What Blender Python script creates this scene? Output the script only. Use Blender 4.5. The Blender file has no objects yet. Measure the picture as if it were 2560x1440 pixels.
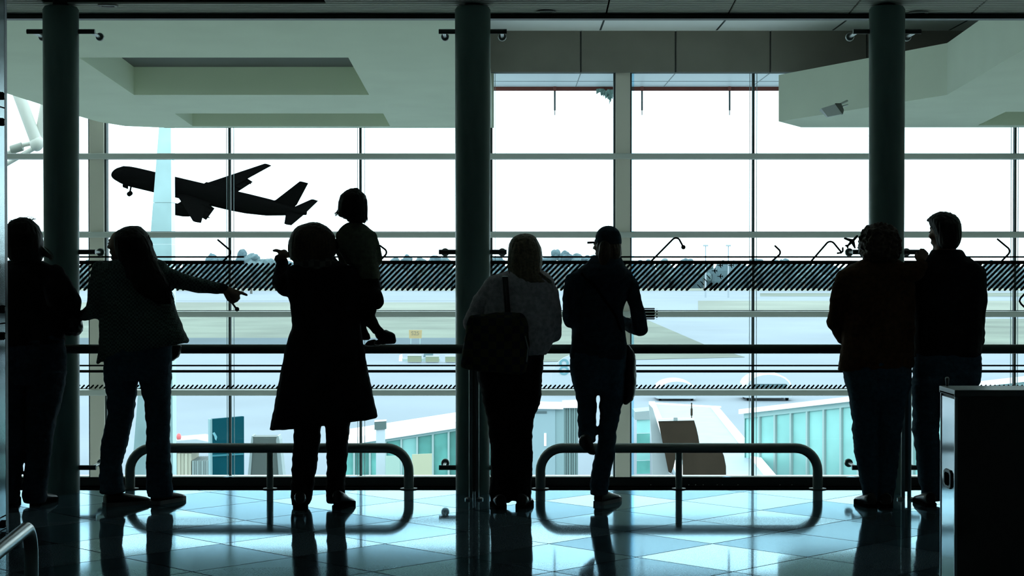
import bpy, bmesh, math, random
from mathutils import Vector, Matrix, noise, Euler

# ------------------------------------------------------------------ camera, sky, exposure
F = 4500.0                      # focal length in pixels of the 2560x1440 frame
CAMH = 1.45
PITCH = math.atan(60.0 / F)     # the horizon lies 60 px above the middle of the frame
scene = bpy.context.scene
col = scene.collection
cam_d = bpy.data.cameras.new('camera')
cam_d.sensor_width = 36.0
cam_d.lens = F / 2560.0 * 36.0
cam_d.clip_end = 5000
cam = bpy.data.objects.new('camera', cam_d)
col.objects.link(cam)
cam.location = (0, 0, CAMH)
cam.rotation_euler = (math.pi / 2 - PITCH, 0, 0)
scene.camera = cam

world = bpy.data.worlds.new('overcast_sky')
scene.world = world
world.use_nodes = True
wn = world.node_tree
wn.nodes.clear()
w_out = wn.nodes.new('ShaderNodeOutputWorld')
w_bg = wn.nodes.new('ShaderNodeBackground')
w_tc = wn.nodes.new('ShaderNodeTexCoord')
w_sep = wn.nodes.new('ShaderNodeSeparateXYZ')
w_ramp = wn.nodes.new('ShaderNodeValToRGB')
w_noise = wn.nodes.new('ShaderNodeTexNoise')
w_noise.inputs['Scale'].default_value = 3.0
w_noise.inputs['Detail'].default_value = 5.0
w_mix = wn.nodes.new('ShaderNodeMix')
w_mix.data_type = 'RGBA'
w_mix.blend_type = 'MULTIPLY'
w_mix.inputs[0].default_value = 0.12
w_ramp.color_ramp.elements[0].position = 0.0
w_ramp.color_ramp.elements[0].color = (0.80, 0.925, 1.0, 1)
w_ramp.color_ramp.elements[1].position = 0.35
w_ramp.color_ramp.elements[1].color = (0.84, 0.94, 1.0, 1)
wn.links.new(w_tc.outputs['Generated'], w_sep.inputs[0])
wn.links.new(w_sep.outputs['Z'], w_ramp.inputs[0])
wn.links.new(w_tc.outputs['Generated'], w_noise.inputs['Vector'])
wn.links.new(w_ramp.outputs[0], w_mix.inputs[6])
wn.links.new(w_noise.outputs['Color'], w_mix.inputs[7])
wn.links.new(w_mix.outputs[2], w_bg.inputs[0])
w_bg.inputs[1].default_value = 4.4
wn.links.new(w_bg.outputs[0], w_out.inputs[0])

scene.view_settings.view_transform = 'Standard'
scene.view_settings.look = 'None'
scene.view_settings.gamma = 1.0
scene.view_settings.exposure = 0.0
scene.view_settings.use_curve_mapping = False
scene.cycles.max_bounces = 12
scene.cycles.diffuse_bounces = 5
scene.cycles.transparent_max_bounces = 24
scene.cycles.caustics_reflective = True
scene.cycles.caustics_refractive = False

# ------------------------------------------------------------------ pixel <-> place
def P(x, y, D):
    """the point at depth D (metres along +Y) on the ray through pixel (x, y)"""
    cx, cy = (x - 1280.0) / F, (720.0 - y) / F
    s, c = math.sin(PITCH), math.cos(PITCH)
    dy = c + cy * s
    dz = -s + cy * c
    t = D / dy
    return Vector((cx * t, D, CAMH + dz * t))

def PZ(x, y, z):
    """the point at height z on the ray through pixel (x, y)"""
    p = P(x, y, 1.0)
    t = (z - CAMH) / (p.z - CAMH)
    return Vector((p.x * t, t, z))

def px(D):
    return D / F

def fy(y):
    """depth of the floor seen at row y"""
    return PZ(1280, y, 0.0).y

# ------------------------------------------------------------------ materials
MATS = {}
def mat(name, color, rough=0.6, metal=0.0, spec=0.5, noise_scale=None, noise_amt=0.15, bump=0.0, bump_scale=60.0):
    if name in MATS:
        return MATS[name]
    m = bpy.data.materials.new(name)
    m.use_nodes = True
    nt = m.node_tree
    b = nt.nodes['Principled BSDF']
    b.inputs['Roughness'].default_value = rough
    b.inputs['Metallic'].default_value = metal
    b.inputs['Specular IOR Level'].default_value = spec
    b.inputs['Base Color'].default_value = (*color, 1)
    tc = nt.nodes.new('ShaderNodeTexCoord')
    if noise_scale:
        n = nt.nodes.new('ShaderNodeTexNoise')
        n.inputs['Scale'].default_value = noise_scale
        n.inputs['Detail'].default_value = 4
        r = nt.nodes.new('ShaderNodeValToRGB')
        a = noise_amt
        r.color_ramp.elements[0].position = 0.3
        r.color_ramp.elements[1].position = 0.7
        r.color_ramp.elements[0].color = (*[max(0, c * (1 - a)) for c in color], 1)
        r.color_ramp.elements[1].color = (*[min(1, c * (1 + a)) for c in color], 1)
        nt.links.new(tc.outputs['Object'], n.inputs['Vector'])
        nt.links.new(n.outputs['Fac'], r.inputs[0])
        nt.links.new(r.outputs[0], b.inputs['Base Color'])
    if bump:
        n2 = nt.nodes.new('ShaderNodeTexNoise')
        n2.inputs['Scale'].default_value = bump_scale
        bp = nt.nodes.new('ShaderNodeBump')
        bp.inputs['Strength'].default_value = bump
        bp.inputs['Distance'].default_value = 0.01
        nt.links.new(tc.outputs['Object'], n2.inputs['Vector'])
        nt.links.new(n2.outputs['Fac'], bp.inputs['Height'])
        nt.links.new(bp.outputs[0], b.inputs['Normal'])
    MATS[name] = m
    return m

def glass_mat(name, tint, gloss=0.06, rough=0.0):
    """clear architectural sheet: passes light straight through with a tint, mirrors a little"""
    if name in MATS:
        return MATS[name]
    m = bpy.data.materials.new(name)
    m.use_nodes = True
    nt = m.node_tree
    nt.nodes.clear()
    o = nt.nodes.new('ShaderNodeOutputMaterial')
    t = nt.nodes.new('ShaderNodeBsdfTransparent')
    g = nt.nodes.new('ShaderNodeBsdfGlossy')
    t.inputs[0].default_value = (*tint, 1)
    g.inputs['Roughness'].default_value = rough
    fr = nt.nodes.new('ShaderNodeFresnel')
    fr.inputs[0].default_value = 1.4
    mx = nt.nodes.new('ShaderNodeMath')
    mx.operation = 'MULTIPLY'
    mx.inputs[1].default_value = gloss / 0.03
    mx.use_clamp = True
    ms = nt.nodes.new('ShaderNodeMixShader')
    nt.links.new(fr.outputs[0], mx.inputs[0])
    nt.links.new(mx.outputs[0], ms.inputs[0])
    nt.links.new(t.outputs[0], ms.inputs[1])
    nt.links.new(g.outputs[0], ms.inputs[2])
    nt.links.new(ms.outputs[0], o.inputs[0])
    MATS[name] = m
    return m

def granite(name, base, dark, rough, tint):
    """polished speckled stone"""
    m = bpy.data.materials.new(name)
    m.use_nodes = True
    nt = m.node_tree
    b = nt.nodes['Principled BSDF']
    tc = nt.nodes.new('ShaderNodeTexCoord')
    v = nt.nodes.new('ShaderNodeTexNoise')
    v.inputs['Scale'].default_value = 160
    v.inputs['Detail'].default_value = 2
    r = nt.nodes.new('ShaderNodeValToRGB')
    r.color_ramp.elements[0].position = 0.40
    r.color_ramp.elements[0].color = (*dark, 1)
    r.color_ramp.elements[1].position = 0.55
    r.color_ramp.elements[1].color = (*base, 1)
    nt.links.new(tc.outputs['Object'], v.inputs['Vector'])
    nt.links.new(v.outputs['Fac'], r.inputs[0])
    nt.links.new(r.outputs[0], b.inputs['Base Color'])
    nt.nodes.remove(b)
    df = nt.nodes.new('ShaderNodeBsdfDiffuse')
    nt.links.new(r.outputs[0], df.inputs['Color'])
    gl = nt.nodes.new('ShaderNodeBsdfGlossy')
    gl.inputs['Color'].default_value = (*tint, 1)
    rr = nt.nodes.new('ShaderNodeMapRange')
    rr.inputs[1].default_value = 0.3
    rr.inputs[2].default_value = 0.7
    rr.inputs[3].default_value = rough * 1.6
    rr.inputs[4].default_value = rough * 0.6
    nt.links.new(v.outputs['Fac'], rr.inputs[0])
    nt.links.new(rr.outputs[0], gl.inputs['Roughness'])
    fr = nt.nodes.new('ShaderNodeFresnel')
    fr.inputs[0].default_value = 1.55
    ms = nt.nodes.new('ShaderNodeMixShader')
    nt.links.new(fr.outputs[0], ms.inputs[0])
    nt.links.new(df.outputs[0], ms.inputs[1])
    nt.links.new(gl.outputs[0], ms.inputs[2])
    nt.links.new(ms.outputs[0], nt.nodes['Material Output'].inputs[0])
    return m

# ------------------------------------------------------------------ mesh builder
class MB:
    def __init__(self):
        self.v, self.f = [], []

    def add(self, vs, fs):
        o = len(self.v)
        self.v += [Vector(p) for p in vs]
        self.f += [tuple(i + o for i in f) for f in fs]
        return self

    def box(self, a, b):
        x0, y0, z0 = a
        x1, y1, z1 = b
        vs = [(x0, y0, z0), (x1, y0, z0), (x1, y1, z0), (x0, y1, z0), (x0, y0, z1), (x1, y0, z1), (x1, y1, z1), (x0, y1, z1)]
        return self.add(vs, [(0, 3, 2, 1), (4, 5, 6, 7), (0, 1, 5, 4), (1, 2, 6, 5), (2, 3, 7, 6), (3, 0, 4, 7)])

    def loft(self, rings, closed_caps=True):
        n = len(rings[0])
        vs = [p for r in rings for p in r]
        fs = []
        for i in range(len(rings) - 1):
            for k in range(n):
                a, b = i * n + k, i * n + (k + 1) % n
                fs.append((a, b, b + n, a + n))
        if closed_caps:
            fs.append(tuple(range(n - 1, -1, -1)))
            fs.append(tuple((len(rings) - 1) * n + k for k in range(n)))
        return self.add(vs, fs)

    def prism(self, poly, axis):
        """polygon of 3D points swept along the vector axis"""
        axis = Vector(axis)
        poly = [Vector(p) for p in poly]
        return self.loft([poly, [p + axis for p in poly]])

    def tube(self, pts, r, seg=14, caps=True):
        pts = [Vector(p) for p in pts]
        rs = r if isinstance(r, (list, tuple)) else [r] * len(pts)
        rings = []
        prev = None
        for i, p in enumerate(pts):
            if i == 0:
                d = pts[1] - p
            elif i == len(pts) - 1:
                d = p - pts[i - 1]
            else:
                d = (pts[i + 1] - p).normalized() + (p - pts[i - 1]).normalized()
            d.normalize()
            if prev is None:
                up = Vector((0, 0, 1)) if abs(d.z) < 0.9 else Vector((0, 1, 0))
                u = d.cross(up).normalized()
            else:
                u = (prev - d * prev.dot(d)).normalized()
            prev = u
            w = d.cross(u)
            rings.append([p + (u * math.cos(a) + w * math.sin(a)) * rs[i] for a in (2 * math.pi * k / seg for k in range(seg))])
        return self.loft(rings, caps)

    def ell(self, c, r, M=None, nu=16, nv=10):
        c = Vector(c)
        M = M or Matrix.Identity(3)
        rings = []
        for i in range(nv + 1):
            t = -math.pi / 2 + math.pi * i / nv
            t = max(-1.52, min(1.52, t))
            rings.append([c + M @ Vector((r[0] * math.cos(t) * math.cos(a), r[1] * math.cos(t) * math.sin(a), r[2] * math.sin(t)))
                          for a in (2 * math.pi * k / nu for k in range(nu))])
        return self.loft(rings)

    def chain(self, pts, rs, seg=14):
        """tapered limb: cones with balls at the joints"""
        for i, p in enumerate(pts):
            self.ell(p, (rs[i],) * 3, nu=seg, nv=8)
        for i in range(len(pts) - 1):
            if (Vector(pts[i + 1]) - Vector(pts[i])).length > 1e-5:
                self.tube([pts[i], pts[i + 1]], [rs[i], rs[i + 1]], seg)
        return self

    def mesh(self, name):
        m = bpy.data.meshes.new(name)
        m.from_pydata([tuple(p) for p in self.v], [], self.f)
        m.validate()
        bm = bmesh.new()
        bm.from_mesh(m)
        bmesh.ops.recalc_face_normals(bm, faces=bm.faces)
        bm.to_mesh(m)
        bm.free()
        return m

    def build(self, name, material, parent=None, smooth=False, bevel=0.0):
        m = self.mesh(name)
        if bevel:
            bm = bmesh.new()
            bm.from_mesh(m)
            es = [e for e in bm.edges if len(e.link_faces) == 2 and e.calc_face_angle(0) > 0.6]
            bmesh.ops.bevel(bm, geom=es, offset=bevel, segments=2, profile=0.5, affect='EDGES', clamp_overlap=True)
            bm.to_mesh(m)
            bm.free()
        if smooth:
            smooth_mesh(m)
        return link(name, m, material, parent)

def smooth_mesh(m, ang=0.7):
    m.polygons.foreach_set('use_smooth', [True] * len(m.polygons))
    try:
        m.set_sharp_from_angle(angle=ang)
    except Exception:
        pass

def link(name, m, material, parent=None):
    o = bpy.data.objects.new(name, m)
    col.objects.link(o)
    if material is not None and not m.materials:
        m.materials.append(material)
    if parent is not None:
        adopt(o, parent)
    return o

WLOC = {}
def adopt(o, parent):
    o.parent = parent
    off = WLOC.get(parent.name, Vector((0, 0, 0)))
    o.matrix_parent_inverse = Matrix.Translation(-off)
    WLOC[o.name] = Vector((0, 0, 0))

def tag(o, label=None, cat=None, group=None, kind=None):
    if label: o['label'] = label
    if cat: o['category'] = cat
    if group: o['group'] = group
    if kind: o['kind'] = kind
    return o

def empty(name, loc, label=None, cat=None, group=None, kind=None):
    o = bpy.data.objects.new(name, None)
    o.empty_display_size = 0.1
    o.location = loc
    col.objects.link(o)
    WLOC[o.name] = Vector(loc)
    return tag(o, label, cat, group, kind)

def copy_at(o, parent, loc=None, rot=None):
    c = o.copy()
    col.objects.link(c)
    c.parent = parent
    c.matrix_parent_inverse = o.matrix_parent_inverse
    if loc is not None: c.location = loc
    if rot is not None: c.rotation_euler = rot
    return c

# ================================================================== THE SETTING
YG = 11.68           # the inner glass screen
YC = 11.40           # columns
YF = 35.0            # outer curtain wall
K = YF / 20.0
FLOOR2 = -4.2        # lower concourse / terrace
GROUND = -9.0
CEIL = lambda D: 3.067 + 0.0822 * (YG - D)

M_grout = mat('dark_grout', (0.012, 0.016, 0.018), 0.8)
M_dark = mat('charcoal_wall', (0.70, 0.70, 0.68), 0.9, noise_scale=3)
M_tiles = [granite('granite_light', (0.13, 0.18, 0.21), (0.07, 0.10, 0.12), 0.050, (0.52, 0.78, 0.90)),
           granite('granite_mid', (0.09, 0.13, 0.15), (0.045, 0.065, 0.08), 0.070, (0.36, 0.56, 0.66)),
           granite('granite_pale', (0.19, 0.25, 0.29), (0.11, 0.15, 0.175), 0.045, (0.60, 0.86, 0.97))]
M_black = mat('black_rubber', (0.008, 0.010, 0.010), 0.95, spec=0.0)
M_blackmetal = mat('dark_metal', (0.012, 0.018, 0.017), 0.45, spec=0.3)
M_colpaint = mat('column_paint', (0.12, 0.20, 0.18), 0.42, spec=0.45)
M_steel = mat('brushed_steel', (0.42, 0.44, 0.43), 0.28, metal=1.0)
M_steel_dark = mat('satin_dark_steel', (0.28, 0.30, 0.29), 0.32, metal=0.9)
M_mirror = mat('polished_steel', (0.66, 0.70, 0.70), 0.10, metal=1.0)
M_print = mat('dark_green_film', (0.002, 0.016, 0.010), 0.6, spec=0.1)
M_white = mat('offwhite_paint', (0.56, 0.62, 0.51), 0.85, noise_scale=1.2, noise_amt=0.04)
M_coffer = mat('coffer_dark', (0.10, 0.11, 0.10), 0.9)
M_fascia = mat('grey_fascia_panel', (0.19, 0.18, 0.15), 0.8, noise_scale=2, noise_amt=0.08)
M_slat = mat('grey_ceiling_slat', (0.86, 0.88, 0.80), 0.7)
M_mull = mat('cream_mullion', (0.55, 0.52, 0.45), 0.6)
M_trans = mat('pale_transom', (0.4342, 0.4605, 0.4342), 0.5)
M_roofless = mat('white_sill', (0.85, 0.87, 0.86), 0.5)
M_gasket = mat('dark_gasket', (0.02, 0.035, 0.035), 0.6)
M_glass1 = glass_mat('screen_glass', (0.93, 0.965, 0.96), 0.004)
M_glass2 = glass_mat('facade_glass', (0.93, 0.97, 0.98), 0.004)

# ---- floor
fl = MB().box((-6, -6, -0.30), (6, 12.2, -0.006)).build('floor', M_grout)
tag(fl, kind='structure')
T = 0.60
s2 = math.sqrt(2.0)
tile_me = []
for k, m in enumerate(M_tiles):
    b = MB()
    h = T / 2 - 0.0045
    b.box((-h, -h, -0.02), (h, h, 0.0))
    me = b.mesh('tile')
    me.materials.append(m)
    tile_me.append(me)
rnd = random.Random(4)
# joints run along X-Y = -9.12 + k*0.85 and X+Y = 10.35 + k*0.85
for i in range(-16, 17):
    for j in range(-16, 8):
        a = -9.12 + (i + 0.5) * T * s2
        b_ = 10.35 + (j + 0.5) * T * s2
        X, Y = (a + b_) / 2, (b_ - a) / 2
        if not (-3.9 < X < 3.9 and 5.6 < Y < YG + 0.3):
            continue
        k = rnd.choice((0, 1, 2, 0, 1))
        t = bpy.data.objects.new('tile', tile_me[k])
        col.objects.link(t)
        t.parent = fl
        t.location = (X, Y, 0)
        t.rotation_euler = (0, 0, math.pi / 4)
# floor finish outside the tiled part in view
for x0, x1, y0, y1 in ((-6, -3.9, -6, 11.5), (3.9, 6, -6, 11.5), (-3.9, 3.9, -6, 5.6)):
    o = MB().box((x0, y0, -0.02), (x1, y1, -0.005)).build('stone_paving', M_tiles[0], fl)
# dark grille strip in front of the glass, and the glass shoe
tr = MB().box((-6, 11.535, -0.01), (6, 12.21, 0.003)).build('trim_1', M_black)
tag(tr, kind='structure')
tr = MB().box((-6, YG - 0.02, -0.02), (6, YG + 0.03, 0.010)).build('trim_2', M_black)
tag(tr, kind='structure')
scr = MB().ell((0, 0, 0), (0.004, 0.002, 0.004), nu=8, nv=4).mesh('screw')
scr.materials.append(M_steel)
for x in (1627, 1722, 1739, 1758, 1793, 1806, 1845, 1950, 1980):
    p = PZ(x, 1213, 0.003)
    s = bpy.data.objects.new('screw', scr); col.objects.link(s); s.parent = tr; s.location = p

# ---- room walls, dark, behind and beside the camera
tag(MB().box((-6.2, -6, -0.3), (-6, YG + 0.1, 4.6)).build('wall_left', M_dark), kind='structure')
tag(MB().box((6, -6, -0.3), (6.2, YG + 0.1, 4.6)).build('wall_right', M_dark), kind='structure')
tag(MB().box((-6.2, -6.2, -0.3), (6.2, -6, 4.8)).build('wall_back', M_dark), kind='structure')
# wall below the inner floor down to the lower level and above the screen
tag(MB().box((-6, 12.0, FLOOR2), (6, 12.2, -0.02)).build('wall_balcony', M_white), kind='structure')

# ---- ceiling of linear slats, sloping gently
ce = MB()
ce.add([(-6, -6, CEIL(-6) + 0.06), (6, -6, CEIL(-6) + 0.06), (6, YG, CEIL(YG) + 0.06), (-6, YG, CEIL(YG) + 0.06),
        (-6, -6, CEIL(-6) + 0.3), (6, -6, CEIL(-6) + 0.3), (6, YG, CEIL(YG) + 0.3), (-6, YG, CEIL(YG) + 0.3)],
       [(0, 1, 2, 3), (4, 5, 6, 7), (0, 1, 5, 4), (1, 2, 6, 5), (2, 3, 7, 6), (3, 0, 4, 7)])
ceil = ce.build('ceiling', mat('ceiling_void', (0.05, 0.055, 0.05), 0.95))
tag(ceil, kind='structure')
pitch_s = 0.050
# slats are cut by the joints that run away from the camera
joints = [-6.0, 0.61, 1.40, 2.18, 2.97, 6.0]
slat_me = {}
n_sl = int((YG - 5.0) / pitch_s)
for a, b_ in zip(joints[:-1], joints[1:]):
    bb = MB().box((a + 0.006, -0.019, 0.0), (b_ - 0.006, 0.019, 0.012))
    me = bb.mesh('slat'); me.materials.append(M_slat)
    for i in range(22):
        D = YG - 0.03 - i * pitch_s
        if a < -1 and 5 < i < 14:
            continue            # the shallow recess
        o = bpy.data.objects.new('slat', me); col.objects.link(o); o.parent = ceil
        o.location = (0, D, CEIL(D)); o.rotation_euler = (-math.atan(0.0822), 0, 0)
b = MB()
for i in range(22, n_sl):
    D = YG - 0.03 - i * pitch_s
    b.box((-5.9, D - 0.019, CEIL(D)), (5.9, D + 0.019, CEIL(D) + 0.012))
tag(b.build('slat_field', M_slat, ceil), kind='stuff')
# recessed darker slats on the left
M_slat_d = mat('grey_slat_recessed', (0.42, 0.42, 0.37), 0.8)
xr = P(818, 20, 11.45).x
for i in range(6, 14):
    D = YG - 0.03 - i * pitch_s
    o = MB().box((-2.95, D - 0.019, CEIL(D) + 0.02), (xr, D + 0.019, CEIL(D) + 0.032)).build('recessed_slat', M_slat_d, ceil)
    MB().box((xr, D - 0.019, CEIL(D)), (0.604, D + 0.019, CEIL(D) + 0.012)).build('slat', M_slat, ceil)
    MB().box((-6, D - 0.019, CEIL(D)), (-2.95, D + 0.019, CEIL(D) + 0.012)).build('slat', M_slat, ceil)
# recessed downlights, switched off
for i, (x, y, lab) in enumerate(((1365, 22, 'round recessed downlight, unlit, in ceiling right of the middle column'),
                            (2296, 18, 'round recessed downlight, unlit, in ceiling right of the right column'),
                            (270, 0, 'round recessed downlight, unlit, in ceiling right of the left column'))):
    D = 11.55 if i else 11.56
    D = {0: 11.60, 1: 11.62, 2: 11.42}[i]
    c = Vector((P(x, y, D).x, D, CEIL(D) - 0.001))
    e = empty('downlight', c, lab, 'downlight', 'unlit ceiling downlights')
    q = 24
    ring = []
    for rr, zz in ((0.040, 0.0), (0.062, 0.0), (0.066, -0.003), (0.062, -0.006), (0.040, -0.006)):
        ring.append([c + Vector((rr * math.cos(2 * math.pi * k / q), rr * math.sin(2 * math.pi * k / q), zz)) for k in range(q)])
    MB().loft(ring + [ring[0]], False).build('trim_ring', mat('downlight_ring', (0.30, 0.31, 0.29), 0.5), e, True)
    MB().tube([c + Vector((0, 0, 0.0)), c + Vector((0, 0, -0.003))], 0.041, 20).build('diffuser', mat('downlight_diffuser', (0.12, 0.13, 0.12), 0.4), e)
# head rail of the screen
tag(MB().box((-6, YG - 0.03, P(0, 48, YG).z), (6, YG + 0.06, P(0, 37.5, YG).z)).build('trim_3', M_blackmetal), kind='structure')
tag(MB().box((-6, YG - 0.0, P(0, 38, YG).z), (6, YG + 0.06, 4.6)).build('wall_above_screen', M_fascia), kind='structure')

# ---- inner glass screen: one pane between each two columns
COLX = [P(154, 660, YC).x, P(1182, 660, YC).x, P(2216, 660, YC).x]
bounds = [-6.0, COLX[0], COLX[1], COLX[2], 6.0]
ZT = P(0, 46, YG).z
panes = []
for i in range(4):
    w = MB().box((bounds[i] + 0.005, YG, 0.01), (bounds[i + 1] - 0.005, YG + 0.012, ZT)).build('window_%d' % (i + 1), M_glass1)
    tag(w, kind='structure')
    panes.append(w)

def pane_of(x):
    X = (x - 1280) / F * YG
    for i in range(4):
        if bounds[i] <= X < bounds[i + 1]:
            return panes[i]
    return panes[0] if X < 0 else panes[3]

YP = YG - 0.004      # film lies on the room side of the glass
def film(name, poly, x=None):
    """flat film cut to a pixel polygon on the glass"""
    pts = [P(a, b, YP) for a, b in poly]
    b = MB().prism(pts, (0, 0.003, 0))
    return b.build(name, M_print, pane_of(x if x is not None else poly[0][0]))

def stroke_poly(pts, w):
    """outline of a rounded stroke through 2D points"""
    L, R = [], []
    n = len(pts)
    for i, (x, y) in enumerate(pts):
        if i == 0: d = (pts[1][0] - x, pts[1][1] - y)
        elif i == n - 1: d = (x - pts[i - 1][0], y - pts[i - 1][1])
        else:
            d = (pts[i + 1][0] - pts[i - 1][0], pts[i + 1][1] - pts[i - 1][1])
        l = math.hypot(*d) or 1
        nx, ny = -d[1] / l * w / 2, d[0] / l * w / 2
        L.append((x + nx, y + ny)); R.append((x - nx, y - ny))
    def cap(c, frm, n_=5):
        a0 = math.atan2(frm[1] - c[1], frm[0] - c[0])
        return [(c[0] + w / 2 * math.cos(a0 - math.pi * k / n_), c[1] + w / 2 * math.sin(a0 - math.pi * k / n_)) for k in range(1, n_)]
    return L + cap(pts[-1], L[-1]) + R[::-1] + cap(pts[0], R[0])

# full-width lines, cut at the panes
def hline(y0, y1, x0, x1):
    for i in range(4):
        a = max(x0, 1280 + (bounds[i] + 0.006) / YG * F)
        b = min(x1, 1280 + (bounds[i + 1] - 0.006) / YG * F)
        if b > a:
            film('film_line', [(a, y0), (b, y0), (b, y1), (a, y1)], (a + b) / 2)
for a, b in ((-300, 610), (770, 2900)):
    hline(640.2, 644.4, a, b)
    hline(651.5, 660.5, a, b)
hline(912, 916, -300, 2900)
hline(925, 931.5, -300, 2900)

SP = 13.7
def px_mesh(name, poly, x0, y0):
    o = P(x0, y0, YP)
    b = MB().prism([P(a, c, YP) - o for a, c in poly], (0, 0.003, 0))
    m = b.mesh(name); m.materials.append(M_print)
    return m
stripe_me = px_mesh('stripe', stroke_poly([(1608, 724.5), (1672, 660.0)], 5.6), 1640, 692)
k0 = int((-120 - 1608) / SP)
for k in range(k0, 100):
    x = 1608 + SP * k
    if k in (9, 10, 11, 12):
        continue
    if x > 2680: break
    o = bpy.data.objects.new('stripe', stripe_me); col.objects.link(o)
    o.parent = pane_of(x + 32); o.location = P(x + 32, 692, YP)
for xb in (1762.0, 1775.7):
    film('stripe', stroke_poly([(xb, 724.5), (xb + 17, 709)], 5.6))
dash_me = px_mesh('dash', stroke_poly([(1597.5, 969.5), (1604, 963)], 3.9), 1601, 966)
for k in range(-130, 100):
    x = 1601 + 11.33 * k
    if -80 < x < 2640:
        o = bpy.data.objects.new('dash', dash_me); col.objects.link(o)
        o.parent = pane_of(x); o.location = P(x, 966.5, YP)

# pictograms on the film
def arc(cx, cy, r, a0, a1, n=6):
    return [(cx + r * math.cos(math.radians(a0 + (a1 - a0) * k / n)), cy + r * math.sin(math.radians(a0 + (a1 - a0) * k / n))) for k in range(n + 1)]
film('bent_line', stroke_poly([(545, 600)] + arc(566, 631, 10, -45, 45) + [(557, 654)], 4.6))
film('bent_line', stroke_poly([(573, 748), (592, 773)], 4.6))
film('dot', arc(592.5, 773, 5.6, 0, 345, 14))
film('bent_line', stroke_poly([(1629, 652)] + arc(1690, 606.5, 11.5, -135, -45) + [(1708, 617)], 4.6))
film('dot', arc(1708.5, 618, 5.6, 0, 345, 14))
film('bent_line', stroke_poly([(1938, 615)] + arc(1941, 631, 9.5, -45, 45) + [(1930, 653)], 4.6))
film('bent_line', stroke_poly([(2029, 652)] + arc(2076, 616, 12, -135, -45) + [(2103, 630)], 4.6))
film('arrow_head', stroke_poly([(2094, 633), (2103, 632), (2107, 628), (2107, 620)], 4.6))
film('bent_line', stroke_poly([(2494, 598)] + arc(2513, 628, 11, -45, 45) + [(2505, 652)], 4.6))
film('bent_line', stroke_poly([(950, 614)] + arc(956, 631, 10, -45, 45) + [(948, 654)], 4.6))
film('bent_line', stroke_poly([(2575, 720), (2551, 746), (2549, 753), (2553, 760), (2570, 776)], 4.6))
icon = [(900, 295), (915, 312), (905, 345), (815, 450), (850, 650), (812, 655), (735, 530), (660, 592), (655, 640), (625, 655), (600, 610), (545, 578), (580, 555), (630, 548), (685, 470), (518, 395), (550, 358), (765, 402), (870, 300)]
film('plane_icon', [(2060 + a / 10.667, 560 + b / 10.667) for a, b in icon])
mini = [(-7.5, 0), (-5.5, -.9), (-1, -1.0), (2.2, -6.5), (3.8, -6.5), (2.2, -1), (5, -.9), (6.8, -3), (7.8, -3), (7, 0), (7.8, 3), (6.8, 3), (5, .9), (2.2, 1), (3.8, 6.5), (2.2, 6.5), (-1, 1.0), (-5.5, .9)]
for cx, cy in ((1799.7, 663.5), (1827, 663.5), (1785.8, 677), (1800, 691)):
    film('plane_icon', [(cx + a, cy + b) for a, b in mini])
for a in ((1743.8, 711.8), (1751.6, 703.8), (1759.8, 696), (1767.4, 688)):
    film('tick', stroke_poly([a, (a[0] + 8.2, a[1] + 8.8)], 2.0))
for y0, y1 in ((770, 773), (774, 779.5), (781, 787.5), (789, 794.5), (795.5, 798.5)):
    film('barrel_stave', [(1608, y0), (1636, y0), (1638, y1 if y0 < 780 else y0), (1636, y1), (1608, y1)])
    film('barrel_stave', [(1640.5, y0 + 2.2), (1643, y0 + 2.4), (1644.5, (y0 + y1) / 2 + .3), (1643.5, y1 - 1 + .6), (1640.5, y1)])
# faint lettering on the film band
def text_mesh(body, size, name):
    cu = bpy.data.curves.new(name, 'FONT')
    cu.body = body; cu.size = size; cu.extrude = 0.0006
    cu.align_x = 'CENTER'; cu.align_y = 'CENTER'
    o = bpy.data.objects.new(name, cu); col.objects.link(o)
    dg = bpy.context.evaluated_depsgraph_get()
    m = bpy.data.meshes.new_from_object(o.evaluated_get(dg))
    bpy.data.objects.remove(o); bpy.data.curves.remove(cu)
    m.name = name
    return m
M_text = mat('pale_lettering', (0.55, 0.68, 0.68), 0.6)
for ch, x, y in (('o', 630, 671), ('p', 643, 672), ('o', 657.5, 671), ('r', 671.5, 671), ('a', 684, 670)):
    m = text_mesh(ch, 0.020, 'letter'); m.materials.append(M_text)
    o = link('letter', m, None, pane_of(x)); o.location = P(x, y, YP - 0.002); o.rotation_euler = (math.pi / 2, 0, 0)

# ---- outer curtain wall
fac = empty('window_9', (0, 0, 0), kind='structure')
SPX = (1553 - 247) / 4.0 * YF / F
X0 = P(247, 0, YF).x
def zf(y): return P(1280, y, YF).z
TR = [zf(y) for y in (393, 588, 785, 980)]
DZ = TR[0] - TR[1]
Z_TOP = P(0, 176, YF).z
W_ = 9.8 * K
for k in range(-4, 12):
    X = X0 + k * SPX
    if k % 4 == 0:
        MB().box((X - 0.080 * K, YF - 0.14 * K, FLOOR2), (X + 0.080 * K, YF, Z_TOP)).build('wide_mullion', M_mull, fac, bevel=0.01)
        for s in (-1, 1):
            MB().box((X + s * 0.090 * K - 0.010 * K, YF - 0.10 * K, FLOOR2), (X + s * 0.090 * K + 0.010 * K, YF + 0.02, Z_TOP)).build('gasket', M_gasket, fac)
    else:
        MB().box((X - 0.013 * K, YF - 0.05 * K, FLOOR2), (X + 0.013 * K, YF + 0.02, Z_TOP)).build('thin_mullion', M_gasket, fac)
        for s in (-0.036 * K, 0.042 * K):
            MB().box((X + s - 0.003 * K, YF - 0.02, FLOOR2), (X + s + 0.003 * K, YF, Z_TOP)).build('gasket', mat('pale_gasket', (0.30, 0.40, 0.42), 0.6), fac)
ZL = [TR[-1] - DZ * j for j in (2, 3)]
ZL = [z for z in ZL if z > FLOOR2 + .1]
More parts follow.
